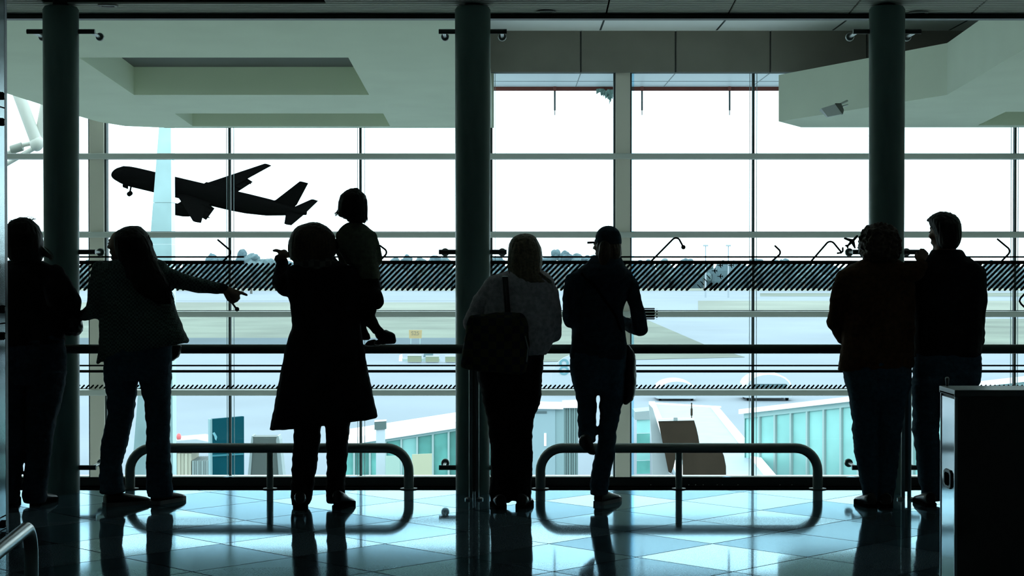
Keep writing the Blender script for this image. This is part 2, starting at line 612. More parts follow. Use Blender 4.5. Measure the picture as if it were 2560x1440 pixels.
for z in TR + ZL:
    MB().box((-W_, YF - 0.17 * K, z - 0.030 * K), (W_, YF - 0.02, z + 0.034 * K)).build('transom', M_trans, fac, bevel=0.012 * K)
    MB().box((-W_, YF - 0.02, z + 0.030 * K), (W_, YF + 0.02, z + 0.042 * K)).build('gasket', M_gasket, fac)
zs = [FLOOR2] + sorted(TR + ZL) + [Z_TOP]
pm = {}
for k in range(-4, 11):
    Xa, Xb = X0 + k * SPX, X0 + (k + 1) * SPX
    for a, b_ in zip(zs[:-1], zs[1:]):
        if b_ - a < 0.05: continue
        key = round(b_ - a, 3)
        if key not in pm:
            m = MB().box((0.0, 0, 0), (SPX, 0.008, b_ - a)).mesh('pane'); m.materials.append(M_glass2); pm[key] = m
        o = bpy.data.objects.new('pane', pm[key]); col.objects.link(o); o.parent = fac; o.location = (Xa, YF + 0.03, a)
MB().box((-W_, YF - 0.10, zf(1193)), (W_, YF + 0.05, zf(1188))).build('sill', M_roofless, fac)
# narrow tinted strip added to imitate a blue reflection beside the wide mullion
MB().box((P(1574, 0, YF).x, YF + 0.06, FLOOR2), (P(1586, 0, YF).x, YF + 0.075, Z_TOP)).build('reflection_strip', glass_mat('blue_reflection', (0.68, 0.90, 1.0), 0.03), fac)

# void between the two glass walls
VW = 10.0 * K
tag(MB().box((-VW, 12.0, FLOOR2 - 0.3), (VW, YF + 0.2, FLOOR2)).build('floor_lower', mat('pale_terrazzo', (0.70, 0.71, 0.68), 0.4)), kind='structure')
for nm, sx in (('wall_void_left', -1), ('wall_void_right', 1)):
    tag(MB().box((min(sx * VW, sx * (VW + .2)), YG, FLOOR2), (max(sx * VW, sx * (VW + .2)), YF, 8)).build(nm, M_white), kind='structure')
    tag(MB().box((min(sx * 6, sx * VW), YG, FLOOR2), (max(sx * 6, sx * VW), YG + .1, 8)).build(nm.replace('void', 'flank'), M_white), kind='structure')
YFA = 19.8 * K
ZC = P(0, 77, YFA).z
uc = MB().box((-VW, YG, ZC), (VW, 19.9 * K, ZC + 0.2)).build('ceiling_void', mat('pale_ceiling_panel', (0.90, 0.91, 0.90), 0.5))
tag(uc, kind='structure')
for x in (1210, 1500, 1790, 2080, 2370):
    X = P(x, 75, YFA).x
    MB().box((X - 0.018, YG + 0.3, ZC - 0.004), (X + 0.018, YFA - .1, ZC + 0.01)).build('joint', M_gasket, uc)
# fascia over the curtain wall, in panels
ZFB = P(0, 180, YFA).z
fa = MB().box((-0.4 * K, YFA + .06, ZFB), (VW, YF - .05, ZC + 0.1)).build('wall_fascia', M_coffer)
tag(fa, kind='structure')
fx = [-0.4 * K] + [P(x, 130, YFA).x for x in (1452, 1689, 1926, 2167)] + [6.3 * K, 8.2 * K, VW]
for a, b_ in zip(fx[:-1], fx[1:]):
    MB().box((a + 0.016, YFA, ZFB), (b_ - 0.016, YFA + .08, ZC)).build('fascia_panel', M_fascia, fa)
tag(MB().box((-3.85 * K, YF - .16, P(0, 320.5, YF).z), (-0.2 * K, YF - .05, ZC + 0.1)).build('wall_header', M_white), kind='structure')
# canopy outside the curtain wall
ZS = P(0, 182, YF).z
YE = PZ(1280, 217, ZS).y
so = MB().box((-0.25 * K, YF - 0.02, ZS), (9 * K, YE, ZS + 0.3)).build('canopy_soffit', mat('white_soffit', (0.85, 0.87, 0.86), 0.35))
tag(so, 'white canopy soffit above the curtain wall glazing', 'soffit', kind='structure')
for px_ in (1452, 1689, 1926, 2167):
    X = P(px_, 180, YF).x
    MB().box((X - 0.010, YF, ZS - 0.004), (X + 0.010, YE, ZS + 0.01)).build('joint', mat('grey_joint', (0.35, 0.38, 0.38), 0.8), so)
YJ = PZ(1280, 203, ZS).y
MB().box((-0.25 * K, YJ, ZS - 0.005), (9 * K, YJ + .05, ZS + 0.01)).build('joint', MATS['grey_joint'], so)
MB().box((-0.25 * K, YE, P(0, 226, YE).z), (9 * K, YE + 0.12, P(0, 216.5, YE).z + 0.15)).build('red_gutter', mat('red_oxide', (0.23, 0.045, 0.03), 0.6), so)
for i, (x, lab) in enumerate(((1387, 'leftmost of the three slim rods hanging from the red canopy edge'), (1605, 'middle of the three slim rods hanging from the red canopy edge'), (1824, 'rightmost of the three slim rods hanging from the red canopy edge'))):
    p0, p1, p2 = P(x, 224, YE), P(x, 276, YE), P(x, 288, YE)
    e = empty('hanging_rod', p0, lab, 'hanging rod', 'rods hanging from the canopy')
    MB().tube([p0, p1], 0.021, 10).build('rod', mat('grey_rod', (0.1118, 0.1382, 0.1447), 0.5), e, True)
    MB().tube([p1, p2], 0.009, 8).build('tip', MATS['grey_rod'], e, True)
    MB().tube([P(x, 214, YE - .05), P(x, 226, YE)], 0.035, 10).build('bracket', MATS['red_oxide'], e, True)

# ---- bulkhead ceilings with coffers (they slope towards the outer glass)
ZB = lambda D: P(0, 321, YF).z + 0.049 * (YF - D)
def slab_with_coffers(name, outline, holes, thick, mats):
    """sloping slab: the underside is cut by rectangular coffers"""
    bm = bmesh.new()
    xs = sorted(set([h[0] for h in holes] + [h[1] for h in holes]))
    # underside: outline minus holes by building strips with bmesh triangle fill
    def vert(x, d, dz=0.0): return bm.verts.new((x, d, ZB(d) + dz))
    edges = []
    ov = [vert(x, d) for x, d in outline]
    for a, b_ in zip(ov, ov[1:] + ov[:1]): edges.append(bm.edges.new((a, b_)))
    hv = []
    for x0, x1, d0, d1 in holes:
        q = [vert(x0, d0), vert(x1, d0), vert(x1, d1), vert(x0, d1)]
        hv.append(q)
        for a, b_ in zip(q, q[1:] + q[:1]): edges.append(bm.edges.new((a, b_)))
    bmesh.ops.triangle_fill(bm, use_beauty=True, use_dissolve=False, edges=edges)
    # side skin and lid
    tv = [bm.verts.new((v.co.x, v.co.y, v.co.z + thick)) for v in ov]
    for i in range(len(ov)):
        j = (i + 1) % len(ov)
        bm.faces.new((ov[i], ov[j], tv[j], tv[i]))
    bm.faces.new(tv)
    me = bpy.data.meshes.new(name)
    bm.normal_update()
    bm.to_mesh(me); bm.free()
    o = link(name, me, mats[0])
    tag(o, kind='structure')
    for x0, x1, d0, d1 in holes:
        dep = 0.27 * K
        c = MB()
        B = [Vector((x0, d0, ZB(d0))), Vector((x1, d0, ZB(d0))), Vector((x1, d1, ZB(d1))), Vector((x0, d1, ZB(d1)))]
        Tt = [p + Vector((0, 0, dep)) for p in B]
        c.add(B + Tt, [(0, 1, 5, 4), (1, 2, 6, 5), (2, 3, 7, 6), (3, 0, 4, 7)])
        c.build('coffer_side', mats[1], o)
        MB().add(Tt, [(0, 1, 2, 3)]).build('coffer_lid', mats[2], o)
    return o
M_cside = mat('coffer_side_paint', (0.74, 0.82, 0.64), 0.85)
def kk(pts): return [(x * K, d * K) for x, d in pts]
YB0 = 13.2 * K        # near edge, hidden above the head rail
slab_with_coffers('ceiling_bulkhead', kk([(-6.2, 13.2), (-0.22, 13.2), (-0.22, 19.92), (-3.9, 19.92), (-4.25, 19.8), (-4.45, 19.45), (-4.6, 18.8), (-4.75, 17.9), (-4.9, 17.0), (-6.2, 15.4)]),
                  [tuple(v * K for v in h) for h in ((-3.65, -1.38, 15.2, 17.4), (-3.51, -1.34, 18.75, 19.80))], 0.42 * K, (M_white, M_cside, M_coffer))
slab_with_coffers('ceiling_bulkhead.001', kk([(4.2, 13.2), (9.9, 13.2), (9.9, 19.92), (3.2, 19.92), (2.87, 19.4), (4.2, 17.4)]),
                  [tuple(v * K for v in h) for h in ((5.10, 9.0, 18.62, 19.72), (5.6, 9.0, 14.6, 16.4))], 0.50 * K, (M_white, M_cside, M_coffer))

# ================================================================== OUTSIDE
def G(x, y, dz=0.0):
    return PZ(x, y, GROUND + dz)
M_apron = mat('concrete_apron', (0.165, 0.195, 0.222), 0.9, noise_scale=0.05, noise_amt=0.10)
M_grass = mat('dry_grass', (0.105, 0.125, 0.095), 0.95, noise_scale=0.06, noise_amt=0.30)
M_grass2 = mat('pale_grass', (0.155, 0.17, 0.135), 0.95, noise_scale=0.03, noise_amt=0.2)
M_teal = mat('teal_verge', (0.035, 0.065, 0.08), 0.9, noise_scale=0.1)
M_runway = mat('runway', (0.17, 0.20, 0.225), 0.9, noise_scale=0.02, noise_amt=0.06)
g = MB().add([(-1500, 20.5, GROUND), (1500, 20.5, GROUND), (1500, 3000, GROUND), (-1500, 3000, GROUND)], [(0, 1, 2, 3)]).build('ground', M_apron)
tag(g, kind='structure')
def patch(name, poly, m, dz):
    o = MB().prism([G(x, y, dz) for x, y in poly], (0, 0, 0.02)).build(name, m)
    tag(o, kind='structure')
    return o
patch('ground_grass', [(-400, 792), (1600, 792), (1760, 861), (1862, 893), (1650, 898), (1340, 905), (1145, 866), (-400, 862)], M_grass, 0.02)
patch('ground_verge', [(-400, 845), (1145, 845), (1145, 866), (-400, 862)], M_teal, 0.06)
patch('ground_grass', [(-800, 756), (1150, 756), (1150, 779), (-800, 779)], M_grass2, 0.02)
patch('ground_grass', [(1745, 752), (3200, 752), (3200, 777), (1745, 777)], M_grass2, 0.02)
patch('ground_grass', [(1900, 733), (3200, 731), (3200, 742), (1900, 741)], M_grass, 0.02)
patch('ground_grass', [(-800, 712), (3200, 712), (3200, 727), (-800, 727)], M_grass2, 0.02)
patch('ground_runway', [(-800, 733), (1150, 733), (1150, 752), (-800, 752)], M_runway, 0.02)
patch('ground_grass', [(2200, 797), (3000, 797), (3000, 868), (2440, 864)], M_grass, 0.02)

# tree line
M_leaf = [mat('hazy_foliage', (0.07, 0.115, 0.13), 0.95, noise_scale=0.5, noise_amt=0.3), mat('grey_green_foliage', (0.09, 0.14, 0.15), 0.95, noise_scale=0.5, noise_amt=0.25)]
M_bark = mat('bark', (0.10, 0.10, 0.09), 0.9)
def tree(x, ytop, D, wpx, seed, base_y=None):
    r = random.Random(seed)
    base = Vector((P(x, 700, D).x, D, GROUND))
    top = P(x, ytop, D).z
    h = top - GROUND
    w = wpx * px(D)
    e = empty('tree', base, 'hazy round-topped tree in the distant tree line beyond the runway', 'tree', 'distant trees beyond the runway')
    MB().tube([base, base + Vector((0, 0, h * 0.7))], [h * .03, h * .015], 8).build('trunk', M_bark, e, True)
    b = MB()
    for k in range(12):
        rr = w * r.uniform(.18, .30)
        cz = top - rr - r.uniform(0, 1) * w * .7
        b.ell((base.x + r.uniform(-.30, .30) * w, D + r.uniform(-.25, .25) * w, cz), (rr, rr, rr * r.uniform(.8, 1.1)), nu=14, nv=9)
    b.ell((base.x, D, top - w * .38), (w * .28, w * .28, w * .37), nu=14, nv=9)
    for p in b.v:
        n = noise.noise_vector(p * 0.55)
        p += n * w * 0.08
    b.build('crown', M_leaf[seed % 2], e, False)
tr_r = random.Random(11)
spec = [(530, 634, 700, 55), (560, 640, 690, 40), (606, 622, 640, 40), (628, 632, 650, 48), (585, 648, 700, 34), (668, 646, 700, 44), (720, 650, 720, 40), (470, 650, 720, 40), (430, 648, 720, 44),
        (990, 641, 720, 30), (1018, 636, 720, 34), (1050, 642, 720, 36), (1085, 637, 720, 34), (1115, 643, 720, 38), (1370, 640, 650, 34), (1390, 624, 640, 24), (1412, 626, 640, 34), (1442, 632, 650, 40), (1470, 636, 660, 36), (1500, 640, 660, 36),
        (1250, 642, 700, 40), (1300, 644, 700, 40), (1620, 648, 700, 34), (1660, 645, 720, 40), (1716, 644, 720, 36), (1760, 652, 720, 40), (1890, 646, 720, 30), (1930, 650, 720, 36), (1965, 645, 720, 34), (2010, 652, 720, 40), (2070, 652, 720, 40), (2300, 652, 720, 40), (2420, 652, 720, 44), (2500, 654, 720, 44), (330, 652, 720, 44), (220, 650, 720, 44)]
for i, (x, y, D, w) in enumerate(spec):
    tree(x, y, D + (i % 3 - 1) * 22, w * 1.12, i)
b = MB()
for k in range(150):
    X = -330 + 660 * k / 149
    b.ell((X, 775 + tr_r.uniform(-8, 8), GROUND + 3), (tr_r.uniform(3, 6), 5, tr_r.uniform(5.5, 9.5)), nu=10, nv=6)
hd = b.build('woodland_hedge', mat('dark_hedge', (0.06, 0.10, 0.115), 0.95, noise_scale=0.2), None, False)
tag(hd, 'dark continuous hedge and undergrowth along the far edge of the airfield', 'hedge', kind='stuff')
for i, x in enumerate((1765, 1822)):
    D = 560
    e = empty('light_mast', (P(x, 700, D).x, D, GROUND), ('left' if i == 0 else 'right') + ' of two pale floodlight masts beyond the film lines', 'light mast', 'airfield floodlight masts')
    X = P(x, 0, D).x
    M_mast = mat('pale_mast', (0.2763, 0.3158, 0.3421), 0.6)
    MB().tube([(X, D, GROUND), (X, D, P(0, 614, D).z)], [.28, .16], 8).build('mast', M_mast, e, True)
    MB().box((X - 0.8, D - .3, P(0, 616, D).z), (X + 0.8, D + .3, P(0, 612, D).z)).build('lamp_head', M_mast, e)

# ---- the departing airliner
AL = 56.0
ya, pa, ra, AD = 2.93248872, -0.226546816, -0.3871386, 477.835
R3 = Matrix.Rotation(ya, 3, 'Z') @ Matrix.Rotation(pa, 3, 'Y') @ Matrix.Rotation(ra, 3, 'X')
nose = P(281.0 - 2, 429.2 + 1, AD)
M_plane = mat('black_livery', (0.0012, 0.0012, 0.0012), 1.0, spec=0.0)
plane = empty('airliner', nose, 'black twin-engine airliner climbing with its nose wheel down', 'airliner')
def A(x, y, z): return nose + R3 @ (Vector((x, y, z)) * AL)
def aloft(rings, name, parent=plane, smooth=True):
    return MB().loft(rings).build(name, M_plane, parent, smooth)
prof = [(0.0, 0.002, -.006), (-.004, .012, -.005), (-.012, .021, -.003), (-.025, .029, 0), (-.04, .035, .002), (-.055, .041, .004), (-.085, .0455, .004), (-.12, .047, .004), (-.62, .047, .004), (-.70, .0455, .006), (-.80, .039, .012), (-.88, .028, .020), (-.95, .016, .026), (-.99, .008, .027)]
rg = []
for x, r, z in prof:
    rg.append([A(x, r * math.cos(t), z - 0.004 + r * math.sin(t) * 1.02) for t in (2 * math.pi * k / 28 for k in range(28))])
fus = aloft(rg, 'fuselage')
def wing(sg):
    secs = [(-.345, .030, .190, -.018, .016), (-.415, .12, .125, -.008, .011), (-.605, .40, .040, 0.044, .004)]
    rings = []
    for xl, y, ch, z, th in secs:
        pr = [(0, 0), (.08, .55), (.3, .9), (.6, .65), (1, .05), (1, -.05), (.6, -.5), (.3, -.6), (.08, -.4)]
        rings.append([A(xl - ch * a, sg * y, z + th * b_) for a, b_ in pr])
    w_ = aloft(rings, 'wing')
    for yy, xx in ((.105, -.545), (.17, -.560), (.235, -.585)):
        q = [A(xx + .03, sg * yy, -.016 + yy * .1), A(xx, sg * yy, -.022 + yy * .1), A(xx - .028, sg * yy, -.024 + yy * .1)]
        MB().tube(q, [.006 * AL * .6, .008 * AL * .8, .002 * AL], 8).build('flap_fairing', M_plane, w_)
    # lowered flap
    rings = [[A(-.515, sg * .06, -.012), A(-.560, sg * .06, -.032), A(-.556, sg * .06, -.036), A(-.512, sg * .06, -.020)],
             [A(-.580, sg * .26, .012), A(-.610, sg * .26, .000), A(-.607, sg * .26, -.004), A(-.577, sg * .26, .006)]]
    aloft(rings, 'flap', w_, False)
    # engine under the wing
    ec = [(-.368, .020), (-.372, .0255), (-.40, .0285), (-.44, .026), (-.468, .020), (-.485, .012)]
    rr = [[A(x, sg * (.134 + r * math.cos(t)), -.047 + r * math.sin(t)) for t in (2 * math.pi * k / 20 for k in range(20))] for x, r in ec]
    en = aloft(rr, 'engine')
    MB().loft([[A(-.40, sg * .131, -.022), A(-.40, sg * .137, -.022), A(-.47, sg * .137, -.022), A(-.47, sg * .131, -.022)],
               [A(-.425, sg * .131, .0), A(-.425, sg * .137, .0), A(-.50, sg * .137, .0), A(-.50, sg * .131, .0)]]).build('pylon', M_plane, en)
    # tailplane
    rings = []
    for xl, y, ch, z, th in ((-.895, .012, .085, .016, .006), (-.948, .165, .035, .024, .003)):
        rings.append([A(xl - ch * a, sg * y, z + th * b_) for a, b_ in [(0, 0), (.3, .8), (1, 0), (.3, -.8)]])
    aloft(rings, 'tailplane')
    # main gear door
    MB().prism([A(-.47, sg * .03, -.045), A(-.52, sg * .03, -.045), A(-.515, sg * .03, -.062), A(-.475, sg * .03, -.062)], R3 @ Vector((0, .002 * AL, 0))).build('gear_door', M_plane, plane)
wing(1); wing(-1)
rings = []
for xl, z, ch, th in ((-.795, .03, .125, .006), (-.835, .055, .105, .006), (-.945, .174, .042, .003)):
    rings.append([A(xl - ch * a, th * b_, z) for a, b_ in [(0, 0), (.3, .8), (1, 0), (.3, -.8)]])
aloft(rings, 'fin')
ng = MB().tube([A(-.105, 0, -.035), A(-.098, 0, -.085)], .0042 * AL, 8).build('nose_gear', M_plane, plane)
for s in (-1, 1):
    MB().tube([A(-.098, s * .004, -.088), A(-.098, s * .009, -.088)], .0115 * AL, 14).build('wheel', M_plane, ng)
MB().prism([A(-.065, .012, -.043), A(-.095, .012, -.045), A(-.095, .014, -.060), A(-.068, .014, -.056)], R3 @ Vector((0, .002 * AL, 0))).build('gear_door', M_plane, ng)

# ---- pale pylon, banner totem, cowls, jet bridges, vehicles
def prism_px(name, poly, D, depth, m, parent=None, bevel=0.0, smooth=False):
    return MB().prism([P(x, y, D) for x, y in poly], (0, depth, 0)).build(name, m, parent, smooth, bevel)

M_pyl = mat('pale_cyan_cladding', (0.527, 0.7225, 0.7395), 0.35, noise_scale=1.5, noise_amt=0.12)
D = 40.0
pyl = empty('tapered_pylon', (P(405, 700, D).x, D, GROUND), 'pale cyan tapered pylon standing outside in front of the airliner', 'pylon')
xl, xr_, xl2, xr2 = 397, 427, 372, 429
yb = 660 + (CAMH - GROUND) / D * F
cuts = [250, 398, 506, 610, 720, 900, yb]
for a, b_ in zip(cuts[:-1], cuts[1:]):
    L_ = lambda y: xl + (xl2 - xl) * (y - 322) / 318
    R_ = lambda y: xr_ + (xr2 - xr_) * (y - 322) / 318
    MB().prism([P(L_(a), a + .8, D), P(R_(a), a + .8, D), P(R_(b_), b_, D), P(L_(b_), b_, D)], (0, 0.45, 0)).build('cladding_panel', M_pyl, pyl)

M_tealb = mat('dark_teal_panel', (0.003, 0.055, 0.072), 0.95, spec=0.05, noise_scale=2, noise_amt=0.1)
M_paleside = mat('pale_teal_edge', (0.1974, 0.3289, 0.3421), 0.5)
D = 50.0
tot = empty('totem_sign', (P(568, 1100, D).x, D, GROUND), 'dark teal rectangular totem sign with pale feather emblem beyond the glass', 'sign')
a, b_, c, d = P(530, 1048, D), P(610, 1041, D + .7), P(610, 1041, D + .7), P(530, 1048, D)
zb = GROUND
n = Vector((-0.4, 0.6, 0)).normalized() * 0.14
body = MB().prism([a, b_, Vector((b_.x, b_.y, zb)), Vector((a.x, a.y, zb))], n).build('board', M_tealb, tot)
e0 = P(525, 1049, D)
MB().prism([P(525.5, 1048.5, D - .01), P(530.5, 1048, D - .01), Vector((P(530.5, 0, D).x, D - .01, zb)), Vector((P(525.5, 0, D).x, D - .01, zb))], n).build('edge_strip', M_paleside, tot)
for q in ([(531, 1083), (536, 1080), (543, 1092), (541, 1101)], [(535, 1088), (538, 1090), (541, 1102), (537, 1098)]):
    MB().prism([P(x, y, D + (x - 530) * .00875 - 0.03) for x, y in q], (0, 0.004, 0)).build('emblem', mat('pale_emblem', (0.1316, 0.3618, 0.4079), 0.5), tot)
MB().prism([P(531, 1137, D - .012), P(609, 1133, D + .66), P(609, 1137, D + .66), P(531, 1142, D - .012)], (0, .004, 0)).build('band', mat('mid_teal', (0.0132, 0.1645, 0.1974), 0.5), tot)

M_cowl = mat('grey_brown_panel', (0.06, 0.065, 0.058), 0.6)
M_cowlside = mat('pale_panel_edge', (0.2632, 0.3158, 0.3092), 0.5)
D = 47.0
cw = empty('vent_cowl', (P(663, 1150, D).x, D, GROUND), 'grey tapered vent cowl with rounded side plates, beside the teal totem sign', 'vent cowl')
yb = 660 + (CAMH - GROUND) / D * F
def taper(x0, x1, y0, k): return [(x0, y0), (x1, y0), (x1 + k * (yb - y0), yb), (x0 - k * (yb - y0), yb)]
MB().prism([P(x, y, D) for x, y in taper(632, 694, 1092, .075)], (0, .5, 0)).build('front_panel', mat('grey_green_panel', (0.0724, 0.0921, 0.0822), 0.6), cw)
for x0, x1, k0, k1 in ((627.5, 633, -.09, -.075), (690, 698.5, .075, .10)):
    top = [(x0, 1100), (x0 + (x1 - x0) * .3, 1090), (x0 + (x1 - x0) * .7, 1090), (x1, 1100)]
    poly = top + [(x1 + k1 * (yb - 1100), yb), (x0 + k0 * (yb - 1100), yb)]
    MB().prism([P(x, y, D - .02) for x, y in poly], (0, .55, 0)).build('side_plate', M_cowlside, cw)

# brown curved cowls in front of the pale bridge roof
D = 52.0
cb = empty('vent_cowl', (P(1700, 1150, D).x, D, GROUND), 'dark brown curved vent cowl with antenna, in front of the pale roof', 'vent cowl')
M_brown = mat('brown_metal', (0.036, 0.027, 0.018), 0.9, spec=0.1, noise_scale=3)
prism_px('curved_panel', [(1646, 1052), (1735, 1050), (1741, 1070), (1746, 1092), (1749, 1112), (1751, 1150), (1688, 1150), (1684, 1168), (1678, 1183), (1672, 1180), (1664, 1140), (1655, 1095)], D, .15, M_brown, cb)
prism_px('curved_panel', [(1707, 1128), (1805, 1128), (1810, 1140), (1815, 1165), (1822, 1560), (1712, 1560)], D - 1.5, .15, M_brown, cb)
prism_px('side_plate', [(1622, 1010), (1632, 1020), (1655, 1095), (1664, 1140), (1672, 1182), (1682, 1188), (1682, 1560), (1640, 1560), (1628, 1080)], D + .2, .1, mat('white_plate', (0.3618, 0.4079, 0.4079), 0.5), cb)
prism_px('cap_strip', [(1645, 1047), (1735, 1046), (1735, 1051), (1646, 1053)], D - .02, .2, mat('white_strip', (0.8, 0.82, 0.82), 0.4), cb)
an = MB().tube([P(1729, 1050, D + .1), P(1729, 1040, D + .1), P(1729, 1038, D + .1), P(1729, 1022, D + .1), P(1729, 1020, D + .1), P(1729, 1007, D + .1)], [.014, .014, .032, .032, .018, .018], 10).build('antenna', M_brown, cb, True)
prism_px('lug', [(1684, 1044), (1694, 1044), (1694, 1052), (1684, 1052)], D - .03, .06, M_cowlside, cb)
# pale flat roof of the bridge behind
D0 = 31.0
M_roofp = mat('pale_blue_roof', (0.24, 0.30, 0.33), 0.6, noise_scale=1.0, noise_amt=0.06)
zr = P(1700, 1015, 105).z
jr = empty('bridge_roof', G(1760, 1190), 'pale blue flat bridge roof with white kerb receding behind brown cowl', 'bridge roof')
q = [PZ(1622, 1010, zr), PZ(1795, 1020, zr), PZ(1955, 1212, zr), PZ(1700, 1212, zr)]
MB().prism(q, (0, 0, -.25)).build('roof_deck', M_roofp, jr)
def kerb(a, b_, w, h, m, name):
    d = (b_ - a); nrm = Vector((-d.y, d.x, 0)).normalized() * w
    return MB().prism([a, b_, b_ + nrm, a + nrm], (0, 0, h)).build(name, m, jr)
M_wk = mat('white_kerb', (0.85, 0.88, 0.88), 0.5)
kerb(q[1], q[2], -0.4, 0.10, M_wk, 'kerb')
kerb(q[0], q[3], 0.35, 0.15, M_wk, 'kerb')
kerb(q[0], q[1], 0.35, 0.08, M_wk, 'kerb')

# green glass bridges
M_green = mat('sea_green_glass', (0.1053, 0.3289, 0.2895), 0.15, noise_scale=0.8, noise_amt=0.35)
M_green2 = mat('dark_sea_green_glass', (0.0592, 0.1974, 0.1711), 0.2, noise_scale=0.8, noise_amt=0.3)
M_green3 = mat('pale_green_glass', (0.24, 0.49, 0.46), 0.2, noise_scale=0.5, noise_amt=0.15)
M_roofw = mat('white_roof', (0.90, 0.92, 0.92), 0.5)
M_frame = mat('pale_frame', (0.2961, 0.3947, 0.3816), 0.5)
def bridge(name, label, x0, D0, x1, D1, ztop, ztop1, hroof, hfas, n, tone):
    """glazed passenger bridge running from pixel column x0 at depth D0 to x1 at depth D1"""
    a, b_ = P(x0, 700, D0), P(x1, 700, D1)
    e = empty(name, ((a.x + b_.x) / 2, (D0 + D1) / 2, GROUND), label, 'passenger bridge')
    u = Vector((b_.x - a.x, b_.y - a.y, 0)); L = u.length; u.normalize()
    nrm = Vector((-u.y, u.x, 0))
    if nrm.y < 0: nrm = -nrm
    A3 = Vector((a.x, a.y, 0)); 
    def pt(s, w, z): return A3 + u * s + nrm * w + Vector((0, 0, z + (ztop1 - ztop) * s / L))
    def bx(s0, s1, w0, w1, z0, z1, nm, m):
        q = [pt(s0, w0, z0), pt(s1, w0, z0), pt(s1, w1, z0), pt(s0, w1, z0)]
        return MB().prism(q, (0, 0, z1 - z0)).build(nm, m, e)
    bx(-.1, L, -.3, 5.2, ztop - hroof, ztop, 'roof', M_roofw)
    bx(0, L, -.09, 5.0, ztop - hroof - hfas, ztop - hroof, 'fascia', mat('pale_green_fascia', (0.2961, 0.4342, 0.4211), 0.5))
    zt = ztop - hroof - hfas
    for i in range(n):
        s0, s1 = L * i / n, L * (i + 1) / n
        bx(s0 + .05, s1 - .05, 0, .06, zt - 4.4, zt, 'glass_panel', tone[i % len(tone)])
        bx(s1 - .05, s1 + .04, -.12, .1, zt - 4.4, zt, 'mullion', M_frame)
    bx(0, L, 4.6, 4.7, zt - 4.4, zt, 'back_wall', M_green3)
    bx(-.05, 0.02, 0, 5.0, zt - 4.4, zt, 'end_wall', M_green2)
    bx(0, L, -.09, 4.9, zt - 4.7, zt - 4.4, 'floor_slab', M_frame)
    return e
hr = 12 * px(77)
bridge('passenger_bridge', 'sea-green glazed passenger bridge with white roof, right of the pale flat roof', 1864, 77.0, 2700, 63.0, P(1864, 1022, 77).z, P(2700, 925, 63).z, hr, hr, 18, [M_green3, M_green3, M_green3])
bridge('passenger_bridge', 'sea-green glazed passenger bridge with sloping white roof line, left of middle column', 846, 84.0, 1240, 84.0, P(846, 1098, 84).z, P(1240, 1037, 84).z, 17 * px(84), .14, 10, [M_green, M_green2, M_green, M_green, M_green3, M_green])
# chimney on the left bridge
D = 78.0
ch = empty('chimney_post', (P(951, 1100, D).x, D, GROUND), 'white square post with dark grey cap in front of the left glazed bridge', 'post')
prism_px('shaft', [(940, 1072), (962, 1072), (962, 1290), (940, 1290)], D, .25, mat('white_post', (0.4079, 0.4605, 0.4868), 0.5), ch)
prism_px('cap', [(936, 1055), (965, 1053), (965.5, 1073), (936, 1075)], D - .05, .35, mat('dark_cap', (0.0658, 0.1053, 0.0987), 0.6), ch)
prism_px('cap_top', [(936, 1052), (965, 1050.5), (965, 1054), (936, 1056)], D - .05, .35, M_roofw, ch)
# pale yellow hoarding
D = 77.0
hb = empty('hoarding', (P(1055, 1150, D).x, D, GROUND), 'pale yellow hoarding panel in front of the left glazed bridge', 'hoarding')
prism_px('panel', [(1030, 1136), (1080, 1134), (1080, 1280), (1030, 1280)], D, .05, mat('pale_yellow', (0.4079, 0.4079, 0.2763), 0.7), hb)
prism_px('panel', [(964, 1140), (1000, 1139), (1000, 1280), (964, 1280)], D + .1, .05, mat('pale_green_panel', (0.3158, 0.4342, 0.3684), 0.7), hb)
# cab of the middle bridge
D = 70.0
cab = empty('bridge_cab', (P(1380, 1100, D).x, D, GROUND), 'pale blue bridge cab with ribbed grey side, behind the low guard rail', 'bridge cab')
prism_px('cab_wall', [(1330, 1022), (1388, 1022), (1388, 1290), (1330, 1290)], D, 1.5, mat('pale_blue_wall', (0.2368, 0.3289, 0.3487), 0.5), cab)
prism_px('cab_roof', [(1325, 1012), (1408, 1014), (1408, 1023), (1325, 1022)], D - .15, 1.8, M_roofw, cab)
prism_px('cab_side', [(1388, 1020), (1410, 1018), (1410, 1290), (1388, 1290)], D + .05, 1.4, mat('grey_blue_wall', (0.1974, 0.2895, 0.2961), 0.5), cab)
prism_px('door_frame', [(1338, 1028), (1367, 1028), (1367, 1034), (1338, 1034)], D - .02, .1, mat('grey_frame', (0.0789, 0.1184, 0.125), 0.5), cab)
prism_px('light_tube', [(1360, 1083), (1366, 1083), (1366, 1115), (1360, 1115)], D - .03, .05, M_roofw, cab)
for i in range(6):
    x = 1410 + i * 6
    prism_px('rib', [(x, 1019), (x + 5, 1018.5), (x + 5, 1290), (x, 1290)], D + .1 + .04 * (i % 2), 1.2, mat('ribbed_grey_green', (0.1316, 0.1974, 0.1908), 0.6), cab)
prism_px('cab_roof', [(1408, 1008), (1450, 1006), (1450, 1020), (1408, 1020)], D, 1.4, M_roofw, cab)
D = 80.0
gb = empty('glazed_bay', (P(1608, 1100, D).x, D, GROUND), 'sea-green glazed bay between wide mullion and brown cowl', 'glazed bay')
for i in range(4):
    prism_px('glass_panel', [(1592, 1050 + i * 34), (1625, 1049 + i * 34), (1625, 1082 + i * 34), (1592, 1083 + i * 34)], D, .05, (M_green3, M_green)[i % 2], gb)
prism_px('roof', [(1588, 1030), (1630, 1026), (1630, 1048), (1588, 1050)], D - .1, 2, mat('grey_roof', (0.2303, 0.2763, 0.2763), 0.7), gb)
